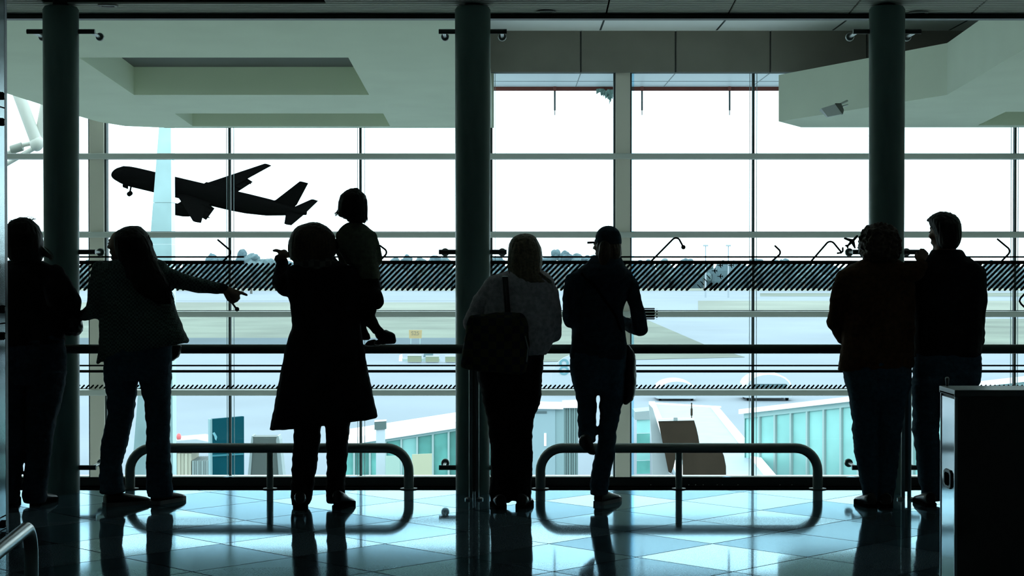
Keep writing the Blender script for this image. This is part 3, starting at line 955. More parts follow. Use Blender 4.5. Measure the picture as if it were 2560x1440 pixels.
# beige sheds left of the totem
D = 80.0
sh = empty('ribbed_shed', (P(470, 1150, D).x, D, GROUND), 'beige ribbed shed with pale roof and red beacon, left of the totem sign', 'shed')
for i in range(6):
    x = 425 + i * 9
    prism_px('cladding_rib', [(x, 1134), (x + 8, 1134), (x + 8, 1240), (x, 1240)], D + .05 * (i % 2), 2, mat('beige_cladding', (0.3684, 0.3618, 0.2763), 0.7), sh)
for i in range(8):
    x = 480 + i * 5.8
    prism_px('cladding_rib', [(x, 1152), (x + 5, 1152), (x + 5, 1240), (x, 1240)], D + .05 * (i % 2), 2, mat('grey_green_cladding', (0.1974, 0.25, 0.2368), 0.7), sh)
prism_px('roof', [(418, 1104), (490, 1098), (528, 1106), (528, 1120), (418, 1120)], D - .2, 2.5, mat('pale_roof', (0.3289, 0.3816, 0.3947), 0.6), sh)
MB().ell(P(447, 1092, D + .5), (.11, .11, .16)).build('beacon', mat('red_beacon', (0.55, 0.10, 0.10), 0.4), sh, True)

# vehicles and gear on the apron
M_vw = mat('white_vehicle', (0.3618, 0.4079, 0.4342), 0.3)
M_vd = mat('vehicle_glass', (0.0658, 0.1118, 0.125), 0.2)
def van(x, yb_, w, h, label, num=None):
    base = G(x, yb_)
    D = base.y
    hw = w / 2 * px(D); H = h * px(D)
    e = empty('van', base, label, 'van')
    rings = []
    for k, (dy, s) in enumerate(((0, .92), (.3, 1), (3.4, 1), (3.7, .92))):
        r = []
        for t in range(13):
            an_ = math.pi * t / 12
            r.append(base + Vector((hw * s * math.cos(an_), dy, .35 * H + (H * .65) * s * math.sin(an_) ** .8)))
        r += [base + Vector((-hw * s, dy, .12 * H)), base + Vector((hw * s, dy, .12 * H))]
        rings.append(r)
    MB().loft(rings).build('body', M_vw, e, True)
    MB().box((base.x - hw * .72, D - .03, base.z + H * .46), (base.x + hw * .72, D + .05, base.z + H * .62)).build('window', M_vd, e)
    for s in (-1, 1):
        for dy in (.7, 3.0):
            c = base + Vector((s * hw * .8, dy, H * .14))
            MB().tube([c - Vector((.09, 0, 0)), c + Vector((.09, 0, 0))], H * .14, 14).build('wheel', M_black, e, True)
    if num:
        m = text_mesh(num, 60 * px(D), 'number'); m.materials.append(mat('grey_number', (0.0789, 0.1974, 0.2171), 0.6))
        o = link('number', m, None, e)
        pp = P(1411, 921, D - .06); o.location = pp; o.rotation_euler = (math.pi / 2, 0, 0)
    return e
van(1692, 1003, 100, 52, 'white round-topped van parked behind the pale bridge roof')
van(1922, 1003, 122, 70, 'white van with dark window band, parked above the green bridge')
D = G(1440, 985).y
st = empty('stand_sign', G(1440, 985), 'white round-topped stand board with grey number 8', 'sign')
prism_px('board', [(1440 + 62 * math.cos(math.radians(a)), 948 + 62 * math.sin(math.radians(a))) for a in range(180, 361, 15)] + [(1502, 985), (1378, 985)], D, .2, M_vw, st)
b = MB()
m = text_mesh('8', 58 * px(D), 'number'); m.materials.append(mat('grey_number', (0.10, 0.24, 0.27), 0.6))
o = link('number', m, None, st); o.location = P(1410, 920, D - .03); o.rotation_euler = (math.pi / 2, 0, 0)
# yellow stand sign S25
D = G(1037, 862).y
sg = empty('stand_sign', G(1037, 862), 'small yellow airfield sign reading S25 on the grass', 'sign')
prism_px('board', [(1022, 825), (1055, 825), (1054, 846), (1023, 846)], D, .1, mat('sign_yellow', (0.3618, 0.2763, 0.1316), 0.6), sg)
for x in (1027, 1050): prism_px('leg', [(x - 1, 846), (x + 1, 846), (x + 1, 862), (x - 1, 862)], D, .06, M_frame, sg)
m = text_mesh('S25', 14 * px(D), 'lettering'); m.materials.append(mat('sign_ink', (0.18, 0.16, 0.10), 0.6))
o = link('lettering', m, None, sg); o.location = P(1038, 833.5, D - .03); o.rotation_euler = (math.pi / 2, 0, 0)
# baggage containers
M_cont = mat('olive_container', (0.1974, 0.2237, 0.1447), 0.7)
for i, (x0, x1, y0) in enumerate(((1019, 1053, 890), (1064, 1097, 892), (1113, 1147, 892))):
    D = G(0, 907).y
    e = empty('baggage_container', G((x0 + x1) / 2, 907), ('leftmost', 'middle', 'rightmost')[i] + ' of three olive baggage containers in a row on the apron', 'container', 'olive baggage containers')
    prism_px('body', [(x0, y0), (x1, y0), (x1, 905), (x0, 905)], D, .9, M_cont, e)
    prism_px('lid', [(x0 - .5, y0 - 1.5), (x1 + .5, y0 - 1.5), (x1 + .5, y0), (x0 - .5, y0)], D - .03, .96, M_frame, e)
D = G(0, 907).y + 3
e = empty('tug', G(1035, 905), 'white and dark apron tug behind the olive containers', 'tug')
prism_px('cab', [(1061, 879), (1082, 879), (1082, 893), (1058, 893)], D, 1.2, mat('tug_dark', (0.1053, 0.1711, 0.1842), 0.6), e)
prism_px('bonnet', [(998, 889), (1004, 886), (1006, 905), (997, 905)], D, 1.0, M_roofw, e)
prism_px('chassis', [(1000, 896), (1100, 896), (1100, 903), (1000, 903)], D + .1, .8, M_frame, e)

# diagonal tubular roof struts seen at the far left
D = 38.5
M_strut = mat('cream_strut', (0.50, 0.50, 0.44), 0.6)
e = empty('roof_strut', P(90, 365, D), 'cream tubular roof strut with knuckle joint beside the left column', 'strut')
MB().tube([P(30, 190, D), P(90, 352, D)], .13, 16).build('tube', M_strut, e, True)
MB().tube([P(118, 230, D + .1), P(96, 350, D + .1)], .096, 14).build('tube', M_strut, e, True)
MB().tube([P(-10, 425, D), P(95, 365, D)], .052, 12).build('tie_rod', M_strut, e, True)
MB().tube([P(10, 388, D + .05), P(60, 362, D + .05), P(110, 352, D + .05)], .049, 12).build('tie_rod', M_strut, e, True)
MB().ell(P(92, 358, D), (.15, .15, .175)).build('knuckle', M_strut, e, True)
MB().tube([P(28, 375, D), P(56, 366, D)], .096, 14).build('clevis', mat('grey_clevis', (0.22, 0.24, 0.20), 0.6), e, True)

# speaker on the bulkhead
D = 31.9
e = empty('wall_speaker', P(2100, 262, D), 'small grey box speaker on a bracket under the right bulkhead', 'speaker')
def q3(x, y, d): return P(x, y, D + d * K)
MB().loft([[q3(2048, 276, 0), q3(2053, 271, -.10), q3(2069, 292, -.10), q3(2067, 294, 0)], [q3(2083, 266, .05), q3(2088, 260, -.10), q3(2106, 285, -.10), q3(2104, 286, .05)]]).build('cabinet', mat('speaker_grey', (0.34, 0.37, 0.36), 0.5), e)
MB().loft([[q3(2083, 266, .06), q3(2088, 258, -.11), q3(2107, 286, -.11), q3(2104, 287, .06)], [q3(2100, 260, .06), q3(2103, 258, -.02), q3(2110, 275, -.02), q3(2107, 280, .06)]]).build('rear_cover', mat('speaker_dark', (0.03, 0.035, 0.03), 0.5), e)
MB().tube([q3(2098, 262, 0), q3(2118, 252, .1)], .021, 10).build('bracket', M_steel, e, True)
MB().tube([q3(2106, 266, 0), q3(2119, 262, .1)],   .014, 10).build('bracket', M_steel, e, True)

# pale tuft of leaves by the mullion head
e = empty('leaf_tuft', P(1522, 225, YE), 'pale tuft of leaves hanging by the middle mullion head', 'plant')
rl = random.Random(3)
lm = MB().add([(0, 0, 0), (.05, .02, -.05), (0, 0, -.16), (-.05, -.02, -.05), (0, .02, -.07)], [(0, 1, 4), (1, 2, 4), (2, 3, 4), (3, 0, 4)]).mesh('leaf')
lm.materials.append(mat('pale_leaf', (0.30, 0.42, 0.38), 0.8))
for k in range(26):
    t = rl.random()
    o = link('leaf', lm, None, e); o.location = P(1498 + 34 * t, 221 + t * t * 34 * rl.random(), YE - .04 + rl.uniform(-.05, .03)); o.rotation_euler = (rl.uniform(-.6, .6), rl.uniform(-.6, .6), rl.uniform(0, 6))

# ================================================================== INSIDE THE HALL
# columns with glass fixings
M_arm = mat('fixing_black', (0.06, 0.07, 0.066), 0.38, metal=0.5)
labs = ('dark round column nearest the left edge, behind the first two people',
        'dark round column in the middle, behind the woman with the shoulder bag',
        'dark round column at the right, behind the curly-haired person')
for X, lab in zip(COLX, labs):
    e = empty('column', (X, YC, 0), lab, 'column')
    r0, r1 = 0.1085, 0.1125
    ztop = 3.075
    MB().tube([(X, YC, 0.0), (X, YC, ztop - .02), (X, YC, ztop)], [r0, r1, r1 - .012], 40).build('shaft', M_colpaint, e, True)
    MB().tube([(X, YC, ztop - .01), (X, YC, CEIL(YC) + .05)], .05, 20).build('neck', M_blackmetal, e, True)
    for y in (79, 630, 1169):
        z = P(1280, y, YC).z
        a = MB().tube([(X - 0.215, YC, z), (X + 0.215, YC, z)], .0155, 16).build('fixing_arm', M_arm, e, True)
        for s in (-1, 1):
            xx = X + s * 0.185
            MB().tube([(xx, YC, z), (xx, YG - 0.012, z)], .010, 12).build('pin', M_steel_dark, a, True)
            MB().tube([(xx, YG - 0.022, z), (xx, YG - 0.016, z), (xx, YG, z)], [.024, .027, .027], 22).build('disc', M_steel_dark, a, True)

# hand rail
YR = 11.06
ZR = P(1280, 872.5, YR).z
e = empty('hand_rail', (0, YR, 0), 'long dark metal hand rail the people lean on, before the glass', 'rail')
M_rail = mat('rail_dark', (0.10, 0.115, 0.105), 0.38, metal=0.6)
MB().tube([(-5.9, YR, ZR), (5.9, YR, ZR)], .0285, 24).build('rail_tube', M_rail, e, True)
for x in (104, 1185, 2266):
    X = P(x, 1000, YR).x
    po = empty('post', (X, YR, 0)); adopt(po, e); WLOC[po.name] = Vector((X, YR, 0))
    for s in (-1, 1):
        MB().tube([(X + s * .019, YR, 0), (X + s * .019, YR, ZR - .02)], .0125, 16).build('post_tube', M_steel_dark, po, True)
        MB().tube([(X + s * .032, YR, 0), (X + s * .032, YR, .010), (X + s * .032, YR, .016)], [.024, .024, .012], 18).build('foot', M_steel, po, True)
    MB().box((X - .014, YR - .006, .05), (X + .014, YR + .006, ZR - .03)).build('infill_bar', M_rail, po)

# low guard rails
def bent(p0, p1, p2, p3, r, n=8):
    """four-corner hoop with rounded top corners"""
    pts = [p0]
    for c, a, b_ in ((p1, p0, p2), (p2, p1, p3)):
        u = (a - c).normalized(); v = (b_ - c).normalized()
        cc = c + u * r + v * r
        for k in range(n + 1):
            t = math.pi / 2 * k / n
            pts.append(cc - v * r * math.cos(t) - u * r * math.sin(t))
    pts.append(p3)
    return pts
M_bump = mat('guard_tube', (0.30, 0.32, 0.30), 0.30, metal=0.85)
def guard(name, label, A0, A1, posts, Zt=0.265):
    A0, A1 = Vector(A0), Vector(A1)
    e = empty(name, (A0 + A1) / 2, label, 'guard rail', 'low tubular guard rails')
    up = Vector((0, 0, Zt))
    MB().tube(bent(A0, A0 + up, A1 + up, A1, 0.145), .0315, 22).build('tube', M_bump, e, True)
    for p in [A0, A1]:
        MB().tube([p, p + Vector((0, 0, .006)), p + Vector((0, 0, .009))], [.055, .055, .033], 24).build('flange', M_arm, e, True)
    for t in posts:
        p = A0.lerp(A1, t)
        po = MB().tube([p, p + up], .0215, 18).build('post', M_bump, e, True)
        MB().tube([p, p + Vector((0, 0, .006)), p + Vector((0, 0, .009))], [.045, .045, .023], 24).build('flange', M_arm, e, True)
YB = 11.575
def bx_(x): return (P(x, 1200, YB).x, YB, 0)
guard('guard_rail', 'low bent tubular guard rail behind the woman in the long coat', bx_(325), bx_(1022), ((675 - 325) / 697.,))
guard('guard_rail', 'low bent tubular guard rail behind the person in the cap', bx_(1351), bx_(2044), ((1697 - 1351) / 693.,))
c0 = PZ(78, 1312, .265); 
guard('guard_rail', 'bent end of a low guard rail in the bottom left corner', (c0.x, c0.y, 0), (c0.x + .18, c0.y - 2.1, 0), (0.5,))

# steel clad pillar at the left edge: its right-hand side is what shows
Yp0, Yp1 = 8.2, 9.9
xr0 = P(18.5, 700, Yp1).x
e = empty('clad_pillar', (xr0 - .3, 9.0, 0), 'polished steel clad pillar cut by the left edge of the picture', 'pillar')
MB().box((xr0 - .62, Yp0, 0), (xr0 - .012, Yp1, 3.2)).build('core', M_blackmetal, e)
seams = [0.0, P(0, 1285, Yp1).z, P(0, 807, Yp1).z, P(0, 272, Yp1).z, 3.19]
M_pst = mat('pillar_steel', (0.16, 0.22, 0.24), 0.20, metal=1.0)
for a, b_ in zip(seams[:-1], seams[1:]):
    MB().box((xr0 - .012, Yp0, a + .004), (xr0, Yp1 - .045, b_ - .004)).build('cladding_panel', M_pst, e)
MB().box((xr0 - .012, Yp1 - .043, 0), (xr0 + .001, Yp1 + .004, 3.19)).build('edge_strip', mat('edge_steel', (0.05, 0.065, 0.07), 0.45, metal=0.6), e)
for y in (240, 305, 773, 840, 1310):
    c = Vector((xr0, Yp1 - .105, P(6, y, Yp1 - .1).z))
    MB().loft([[c + Vector((d, .045 * math.cos(t), .022 * math.sin(t))) for t in (2 * math.pi * k / 16 for k in range(16))] for d in (0, .008)]).build('clip', M_black, e)
    MB().box((xr0 + .007, c.y + .02, c.z - .012), (xr0 + .011, c.y + .034, c.z + .012)).build('clip_pin', M_roofw, e)

# steel bin at the right edge
Y0, Y1 = 7.40, 7.655
XL = P(2391, 1200, Y0).x
ZT_ = P(2391, 981, Y0).z
e = empty('litter_bin', (XL + .25, (Y0 + Y1) / 2, 0), 'tall steel-sided litter bin with dark front, bottom right corner', 'litter bin')
MB().box((XL, Y0, 0.0), (XL + .52, Y1, ZT_)).build('body', mat('bin_front', (0.10, 0.10, 0.093), 0.5), e, bevel=.004)
MB().box((XL - .004, Y0 + .004, 0.012), (XL, Y1 - .004, ZT_ - .03)).build('side_panel', M_mirror, e)
for yy in (Y0 + .0, Y1 - .012):
    MB().box((XL - .007, yy, 0.0), (XL + .006, yy + .012, ZT_ - .02)).build('corner_strip', M_steel, e, bevel=.002)
MB().box((XL - .010, Y0 - .008, ZT_ - .018), (XL + .53, Y1 + .008, ZT_ + .010)).build('lid', mat('lid_steel', (0.20, 0.22, 0.21), 0.35, metal=.8), e, bevel=.003)
MB().box((XL - .0115, Y0 + .005, ZT_ - .014), (XL - .008, Y1 - .01, ZT_ - .009)).build('lid_groove', M_black, e)
hz = P(2376, 1196, (Y0 + Y1) / 2).z
yc = (Y0 + Y1) / 2 - .01
def slotring(w, h, x): return [Vector((x, yc + w * sx * 1.0, hz + h * sz)) for sx, sz in ((-1, -.7), (-.6, -1), (.6, -1), (1, -.7), (1, .7), (.6, 1), (-.6, 1), (-1, .7))]
MB().loft([slotring(.062, .040, XL - .004), slotring(.060, .038, XL - .011)]).build('latch_frame', M_rail, e)
MB().loft([slotring(.040, .027, XL - .009), slotring(.040, .027, XL - .0125)]).build('latch', M_black, e)
kp = Vector((XL + .02, Y1 - .01, ZT_ + .01))
MB().chain([kp, kp + Vector((0, 0, .03))], [.005, .009]).build('knob', M_steel, e, True)

#PEOPLE#
# ------------------------------------------------------------------ people
def remesh(mb, name, voxel, smooth_it=6, wr=0.0, wr_scale=14.0, seed=0, aniso=(1, 1, 1)):
    """weld overlapping closed shapes into one continuous skin"""
    m = mb.mesh(name + '_src')
    o = bpy.data.objects.new(name + '_src', m); col.objects.link(o)
    md = o.modifiers.new('r', 'REMESH'); md.mode = 'VOXEL'; md.voxel_size = voxel
    ms = o.modifiers.new('s', 'SMOOTH'); ms.factor = 0.5; ms.iterations = smooth_it
    dg = bpy.context.evaluated_depsgraph_get()
    r = bpy.data.meshes.new_from_object(o.evaluated_get(dg))
    bpy.data.objects.remove(o); bpy.data.meshes.remove(m)
    r.name = name
    if wr:
        off = Vector((seed * 7.3, seed * 1.7, seed * 3.1))
        n = len(r.vertices)
        cos = [0.0] * (n * 3); nos = [0.0] * (n * 3)
        r.vertices.foreach_get('co', cos)
        r.vertex_normals.foreach_get('vector', nos)
        for i in range(n):
            q = Vector((cos[3 * i] * aniso[0], cos[3 * i + 1] * aniso[1], cos[3 * i + 2] * aniso[2])) * wr_scale + off
            d = (noise.noise(q) + 0.5 * noise.noise(q * 2.3)) * wr
            for k in range(3): cos[3 * i + k] += nos[3 * i + k] * d
        r.vertices.foreach_set('co', cos)
    r.polygons.foreach_set('use_smooth', [True] * len(r.polygons))
    return r

def ring(y, xl, xr, ry, D, n=24, e=2.4):
    """horizontal oval at pixel row y (or rows at its left and right end) between two pixel columns"""
    yl, yr = y if isinstance(y, tuple) else (y, y)
    a, b_ = P(xl, yl, D), P(xr, yr, D)
    c = (a + b_) / 2
    h = (b_ - a) / 2
    out = []
    for k in range(n):
        t = 2 * math.pi * k / n
        ct, st_ = math.cos(t), math.sin(t)
        f = (abs(ct) ** e + abs(st_) ** e) ** (-1 / e)
        out.append(c + h * (ct * f) + Vector((0, ry * st_ * f, 0)))
    return out

def rows(mb, data, D, grow=0.0, ryk=1.0, n=24):
    """data rows: (y, x_left, x_right, depth_half, depth_offset)"""
    rs = []
    for d in data:
        y, xl, xr = d[:3]
        ry = d[3] if len(d) > 3 else 0.10
        dd = d[4] if len(d) > 4 else 0.0
        g_ = grow / px(D)
        rs.append(ring(y, xl - g_, xr + g_, max(.012, ry * ryk + grow), D + dd, n))
    mb.loft(rs)

def leg_rows(mb, data, D, grow=0.0):
    r = []
    for d in data:
        y, xl, xr = d[:3]
        dd = d[3] if len(d) > 3 else 0.0
        w = (xr - xl) / 2 * px(D)
        r.append((y, xl, xr, max(w * 1.05, .045), dd))
    rows(mb, r, D, grow)

def limb(mb, pts, D, k=1.0, grow=0.0):
    """pts: (x, y, depth_offset, radius_px)"""
    mb.chain([P(x, y, D + dd) for x, y, dd, r in pts], [max(.008, r * px(D) * k + grow) for x, y, dd, r in pts])

def head(mb, cx, top, chin, D, yaw=0.0, neck=None, tilt=0.0):
    """a head with brow, nose, lips, chin and ears; yaw 0 looks away from the camera, + turns to its left"""
    h = (chin - top) * px(D)
    c = P(cx, top + 0.44 * (chin - top), D)
    M = Matrix.Rotation(yaw, 3, 'Z') @ Matrix.Rotation(tilt, 3, 'Y')
    def q(x, y, z): return c + M @ Vector((x * h, y * h, z * h))
    mb.ell(c + M @ Vector((0, -.03 * h, .04 * h)), (.335 * h, .40 * h, .39 * h), M, 20, 14)
    mb.ell(q(0, .14, -.20), (.25 * h, .23 * h, .30 * h), M, 16, 10)
    mb.ell(q(0, .26, -.47), (.11 * h, .09 * h, .08 * h), M)
    mb.ell(q(0, .33, .10), (.20 * h, .05 * h, .06 * h), M)
    mb.chain([q(0, .38, .03), q(0, .45, -.12)], [.03 * h, .052 * h], 10)
    mb.ell(q(.05, .40, -.14), (.035 * h,) * 3); mb.ell(q(-.05, .40, -.14), (.035 * h,) * 3)
    mb.ell(q(0, .36, -.27), (.10 * h, .05 * h, .028 * h), M)
    mb.ell(q(0, .35, -.32), (.09 * h, .05 * h, .028 * h), M)
    for s in (-1, 1):
        mb.ell(q(s * .13, .345, .0), (.055 * h, .03 * h, .03 * h), M)
        mb.ell(q(s * .21, .24, -.12), (.09 * h, .10 * h, .08 * h), M)
        mb.ell(q(s * .345, -.03, -.06), (.035 * h, .075 * h, .12 * h), M @ Matrix.Rotation(s * -.25, 3, 'Z'))
    return c, M, h

def eyes(c, M, h, parent):
    for s in (-1, 1):
        p = c + M @ Vector((s * .135 * h, .355 * h, -.005 * h))
        MB().ell(p, (.045 * h, .035 * h, .026 * h), M).build('eye', mat('eye_white', (0.35, 0.35, 0.34), 0.2), parent, True)
        MB().ell(p + M @ Vector((0, .032 * h, 0)), (.018 * h, .008 * h, .018 * h), M).build('iris', mat('iris_brown', (0.03, 0.02, 0.015), 0.2), parent, True)

def hand(mb, W, d, nrm, side, curl=0.5, k=1.0, point=False):
    """palm, four fingers and a thumb from the wrist W along d; nrm is the back of the hand, side the thumb's side"""
    d = Vector(d).normalized(); nrm = Vector(nrm); nrm = (nrm - d * nrm.dot(d)).normalized()
    s = Vector(side); s = (s - d * s.dot(d) - nrm * s.dot(nrm)).normalized()
    kn = []
    for i, (a, ln) in enumerate(((.030, .088), (.010, .092), (-.011, .087), (-.030, .078))):
        p = W + d * ln * k + s * a * k
        kn.append(p)
        mb.chain([W + s * a * .5 * k, p], [.015 * k, .0115 * k], 10)
    mb.ell(W + d * .045 * k, (.02 * k,) * 3)
    for i, (p, ls) in enumerate(zip(kn, ((.040, .026, .022), (.044, .029, .023), (.041, .027, .022), (.032, .021, .019)))):
        a = 0.12 if (point and i == 0) else curl * (1.0 + .12 * i) * (1.55 if point else 1.0)
        cur = 0.0
        pts = [p]
        for j, l in enumerate(ls):
            cur += a * (1.0 if j else .85)
            dv = d * math.cos(cur) - nrm * math.sin(cur)
            pts.append(pts[-1] + dv * l * k)
        mb.chain(pts, [.0098 * k, .0092 * k, .0085 * k, .0076 * k], 10)
    t0 = W + d * .022 * k + s * .026 * k
    t1 = t0 + (d * .62 + s * .62 - nrm * .35).normalized() * .036 * k
    t2 = t1 + (d * .85 + s * .15 - nrm * .45).normalized() * .030 * k
    t3 = t2 + (d * .85 - s * .15 - nrm * .45).normalized() * .024 * k
    mb.chain([W + d * .012 * k, t0, t1, t2, t3], [.015 * k, .0135 * k, .0115 * k, .0100 * k, .0085 * k], 10)

def shoe(parent, heel, ang, length, m, sole_m, width=.092, high=.085, name='shoe', heel_h=0.0):
    """one shoe from its heel point on the floor; ang turns from +Y towards +X"""
    u = Vector((math.sin(ang), math.cos(ang), 0)); w = Vector((u.y, -u.x, 0))
    Z = Vector((0, 0, 1))
    prof = [(0, .30, high * .75), (.04, .36, high), (.18, .40, high * 1.0), (.35, .42, high * .92), (.55, .48, high * .72), (.75, .50, high * .58), (.9, .42, high * .46), (1.0, .20, high * .30)]
    rs = []
    for t, hw, h in prof:
        c = Vector(heel) + u * length * t
        lift = heel_h * max(0, 1 - t * 1.6)
        W_ = hw * width
        rs.append([c + w * (W_ * math.cos(a)) + Z * (0.012 + lift + (h - .012) * (.5 + .5 * math.sin(a)) if math.sin(a) > -.99 else .012 + lift)
                   for a in (2 * math.pi * q / 16 for q in range(16))])
    o = MB().loft(rs).build(name, m, parent, True)
    out = []
    for t, hw, h in prof: out.append(Vector(heel) + u * length * (t * 1.03 - .012) + w * hw * width * 1.08)
    for t, hw, h in prof[::-1]: out.append(Vector(heel) + u * length * (t * 1.03 - .012) - w * hw * width * 1.08)
    MB().prism(out, (0, 0, .022)).build('sole', sole_m, o)
    if heel_h:
        MB().tube([Vector(heel) + u * .03, Vector(heel) + u * .03 + Z * (heel_h + .01)], [.026, .032], 14).build('heel', sole_m, o)
    return o

def cloth_mat(name, color, rough=0.9, check=None):
    m = mat(name, color, rough, spec=0.12, noise_scale=40, noise_amt=0.25, bump=0.25, bump_scale=180)
    if check and not m.get('done'):
        nt = m.node_tree; b = nt.nodes['Principled BSDF']
        tc = nt.nodes.new('ShaderNodeTexCoord')
        ck = nt.nodes.new('ShaderNodeTexChecker'); ck.inputs['Scale'].default_value = check[0]
        ck.inputs[1].default_value = (*color, 1); ck.inputs[2].default_value = (*check[1], 1)
        nt.links.new(tc.outputs['Object'], ck.inputs['Vector'])
        nt.links.new(ck.outputs['Color'], b.inputs['Base Color'])
        m['done'] = 1
    return m

M_skin = mat('skin', (0.30, 0.18, 0.13), 0.55, spec=0.3, noise_scale=60, noise_amt=0.08)
M_hair_d = mat('dark_hair', (0.008, 0.007, 0.006), 0.55, spec=0.25, noise_scale=90, noise_amt=0.4)
M_hair_b = mat('brown_hair', (0.06, 0.036, 0.020), 0.5, spec=0.3, noise_scale=90, noise_amt=0.4)
M_hair_l = mat('ash_blond_hair', (0.20, 0.155, 0.095), 0.45, spec=0.35, noise_scale=90, noise_amt=0.4)
M_black_cloth = cloth_mat('black_cloth', (0.016, 0.016, 0.019))
M_navy = cloth_mat('navy_cloth', (0.03, 0.05, 0.07))
M_denim = cloth_mat('dark_denim', (0.05, 0.095, 0.135))
M_sweat = cloth_mat('grey_brown_knit', (0.55, 0.48, 0.50))
M_check = cloth_mat('dark_check_tweed', (0.06, 0.085, 0.077), check=(85, (0.16, 0.21, 0.19)))
M_brownj = cloth_mat('brown_suede', (0.09, 0.045, 0.022))
M_leather = mat('black_leather', (0.010, 0.010, 0.011), 0.35, spec=0.5, noise_scale=50, bump=0.2, bump_scale=70)
M_sole_g = mat('grey_rubber', (0.22, 0.225, 0.22), 0.7)

def strands(parent, pts_list, m, r=.0016):
    b = MB()
    for pts in pts_list: b.tube(pts, [r] * (len(pts) - 1) + [r * .4], 5)
    o = b.build('loose_strands', m, parent, True)
    o['kind'] = 'stuff'

def wisp(x0, y0, x1, y1, D, bend, n, seed, spread=6):
    r = random.Random(seed); out = []
    for k in range(n):
        a = (x0 + r.uniform(-spread, spread), y0 + r.uniform(-spread, spread)); c = (x1 + r.uniform(-spread, spread), y1 + r.uniform(-spread, spread))
        bx = r.uniform(-bend, bend)
        dd = r.uniform(-.03, .03)
        out.append([P(a[0] + (c[0] - a[0]) * t + bx * math.sin(math.pi * t), a[1] + (c[1] - a[1]) * t, D + dd) for t in (0, .25, .5, .75, 1)])
    return out

def person(label, D, xc, spec):
    base = Vector((P(xc, 900, D).x, D, 0))
    e = empty('person', base, label, 'person')
    seed = spec.get('seed', 1)
    # the body, one continuous skin
    b = MB()
    hd = None
    if 'head' in spec:
        hd = head(b, *spec['head'][:3], D + spec.get('head_dd', 0), *spec['head'][3:])
    for c in spec.get('neck', []): limb(b, c, D)
    rows(b, spec['torso'], D, grow=-.018)
    for c in spec['arms']: limb(b, c, D, .62)
    for c in spec['legs']: leg_rows(b, c, D, grow=-.014)
    for c in spec.get('feet', []): b.chain(*c)
    for c in spec.get('hands', []): hand(b, *c)
    for c in spec.get('skin', []): limb(b, c, D)
    bo = link('body', remesh(b, 'body', spec.get('voxel', .0065), 3), M_skin, e)
    if hd: eyes(*hd, e)
    # clothes
    b = MB()
    rows(b, spec['torso'], D)
    for c in spec['arms']: limb(b, c[:spec.get('sleeve', len(c))], D)
    for c in spec.get('jacket_extra', []): rows(b, c, D)
    for c in spec.get('jacket_limbs', []): limb(b, c, D)
    link(spec['jacket'][0], remesh(b, spec['jacket'][0], .0085, 4, spec.get('wr', .006), 11, seed, (1, 1, 1.5)), spec['jacket'][1], e)
    b = MB()
    if 'hips' in spec: rows(b, spec['hips'], D)
    for c in spec['legs']: leg_rows(b, c, D)
    link(spec['pants'][0], remesh(b, spec['pants'][0], .0085, 3, .007, 13, seed + 3, (.7, .7, 1.7)), spec['pants'][1], e)
    # hair
    if 'hair' in spec:
        b = MB()
        for c in spec['hair']: rows(b, c, D + spec.get('head_dd', 0), n=28)
        for c in spec.get('hair_limbs', []): limb(b, c, D)
        w_, sc, an = spec.get('hair_wr', (.004, 40, (1.6, 1.6, .25)))
        link('hair', remesh(b, 'hair', .0055, 5, w_, sc, seed, an), spec['hair_mat'], e)
    for s_ in spec.get('shoes', []): shoe(e, *s_)
    return e

def heel(x, y): return PZ(x, y, 0.0)

# ---- person at the far left
D = 10.80
e = person('person in a black jacket at the left edge, cut by the steel pillar, arms folded', D, 70, dict(
    seed=1, head=(58, 552, 640, 0.25), neck=[[(66, 625, 0, 21), (70, 668, 0, 25)]],
    torso=[(650, 48, 96, .06), (662, 15, 128, .085), (680, -12, 152, .10), (720, -22, 160, .115), (780, -22, 160, .12), (830, -20, 158, .118), ((868, 852), -24, 163, .118), ((874, 858), -22, 161, .112)],
    arms=[[(140, 680, 0, 20), (183, 755, -.02, 22), (178, 790, .06, 18), (130, 800, .20, 14), (116, 800, .22, 12)], [(0, 680, 0, 20), (-38, 755, 0, 22), (-10, 795, .12, 17), (60, 800, .21, 13)]],
    hands=[(P(116, 800, D + .22), (-1, .1, 0), (0, 1, .2), (0, 0, 1), .4, 1), (P(60, 800, D + .21), (1, .1, -.1), (0, 1, .2), (0, 0, 1), .4, 1)],
    hips=[(835, -18, 158, .11), (870, -20, 164, .118), (920, -16, 166, .118), (960, -10, 158, .11)],
    legs=[[(930, -18, 72), (1000, -16, 70), (1085, -12, 66), (1150, -8, 58), (1200, -4, 52), (1245, 0, 48), (1256, 2, 46)],
          [(930, 70, 165), (1000, 68, 154), (1050, 66, 140), (1085, 66, 134), (1150, 66, 126), (1200, 60, 120), (1240, 56, 116), (1256, 58, 114)]],
    jacket=('jacket', M_black_cloth), pants=('trousers', M_navy),
    hair=[[(543.5, 52, 64, .02), (546, 42, 71, .045), (553, 28, 83, .07), (566, 16, 95.5, .10), (586, 10, 104, .115), (615, 10, 107, .11), (638, 16, 108, .09, -.01), (652, 28, 104, .07, -.02)]], hair_mat=M_hair_d,
    hair_limbs=[[(100, 625, -.02, 10), (112, 636, -.02, 6), (126, 645, -.02, 3)]],
    shoes=[(heel(22, 1264), -.15, .26, M_leather, M_black), (heel(86, 1264), .2, .26, M_leather, M_black)]))
strands(e, wisp(60, 552, 30, 556, D - .02, 8, 10, 1, 10) + wisp(105, 620, 128, 648, D - .03, 8, 16, 2, 6) + wisp(70, 548, 88, 552, D, 6, 8, 3, 8), M_hair_b)
bag = empty('handbag', P(184, 815, D + .02), 'crumpled black leather bag under the arm of the leftmost person', 'bag')
b = MB()
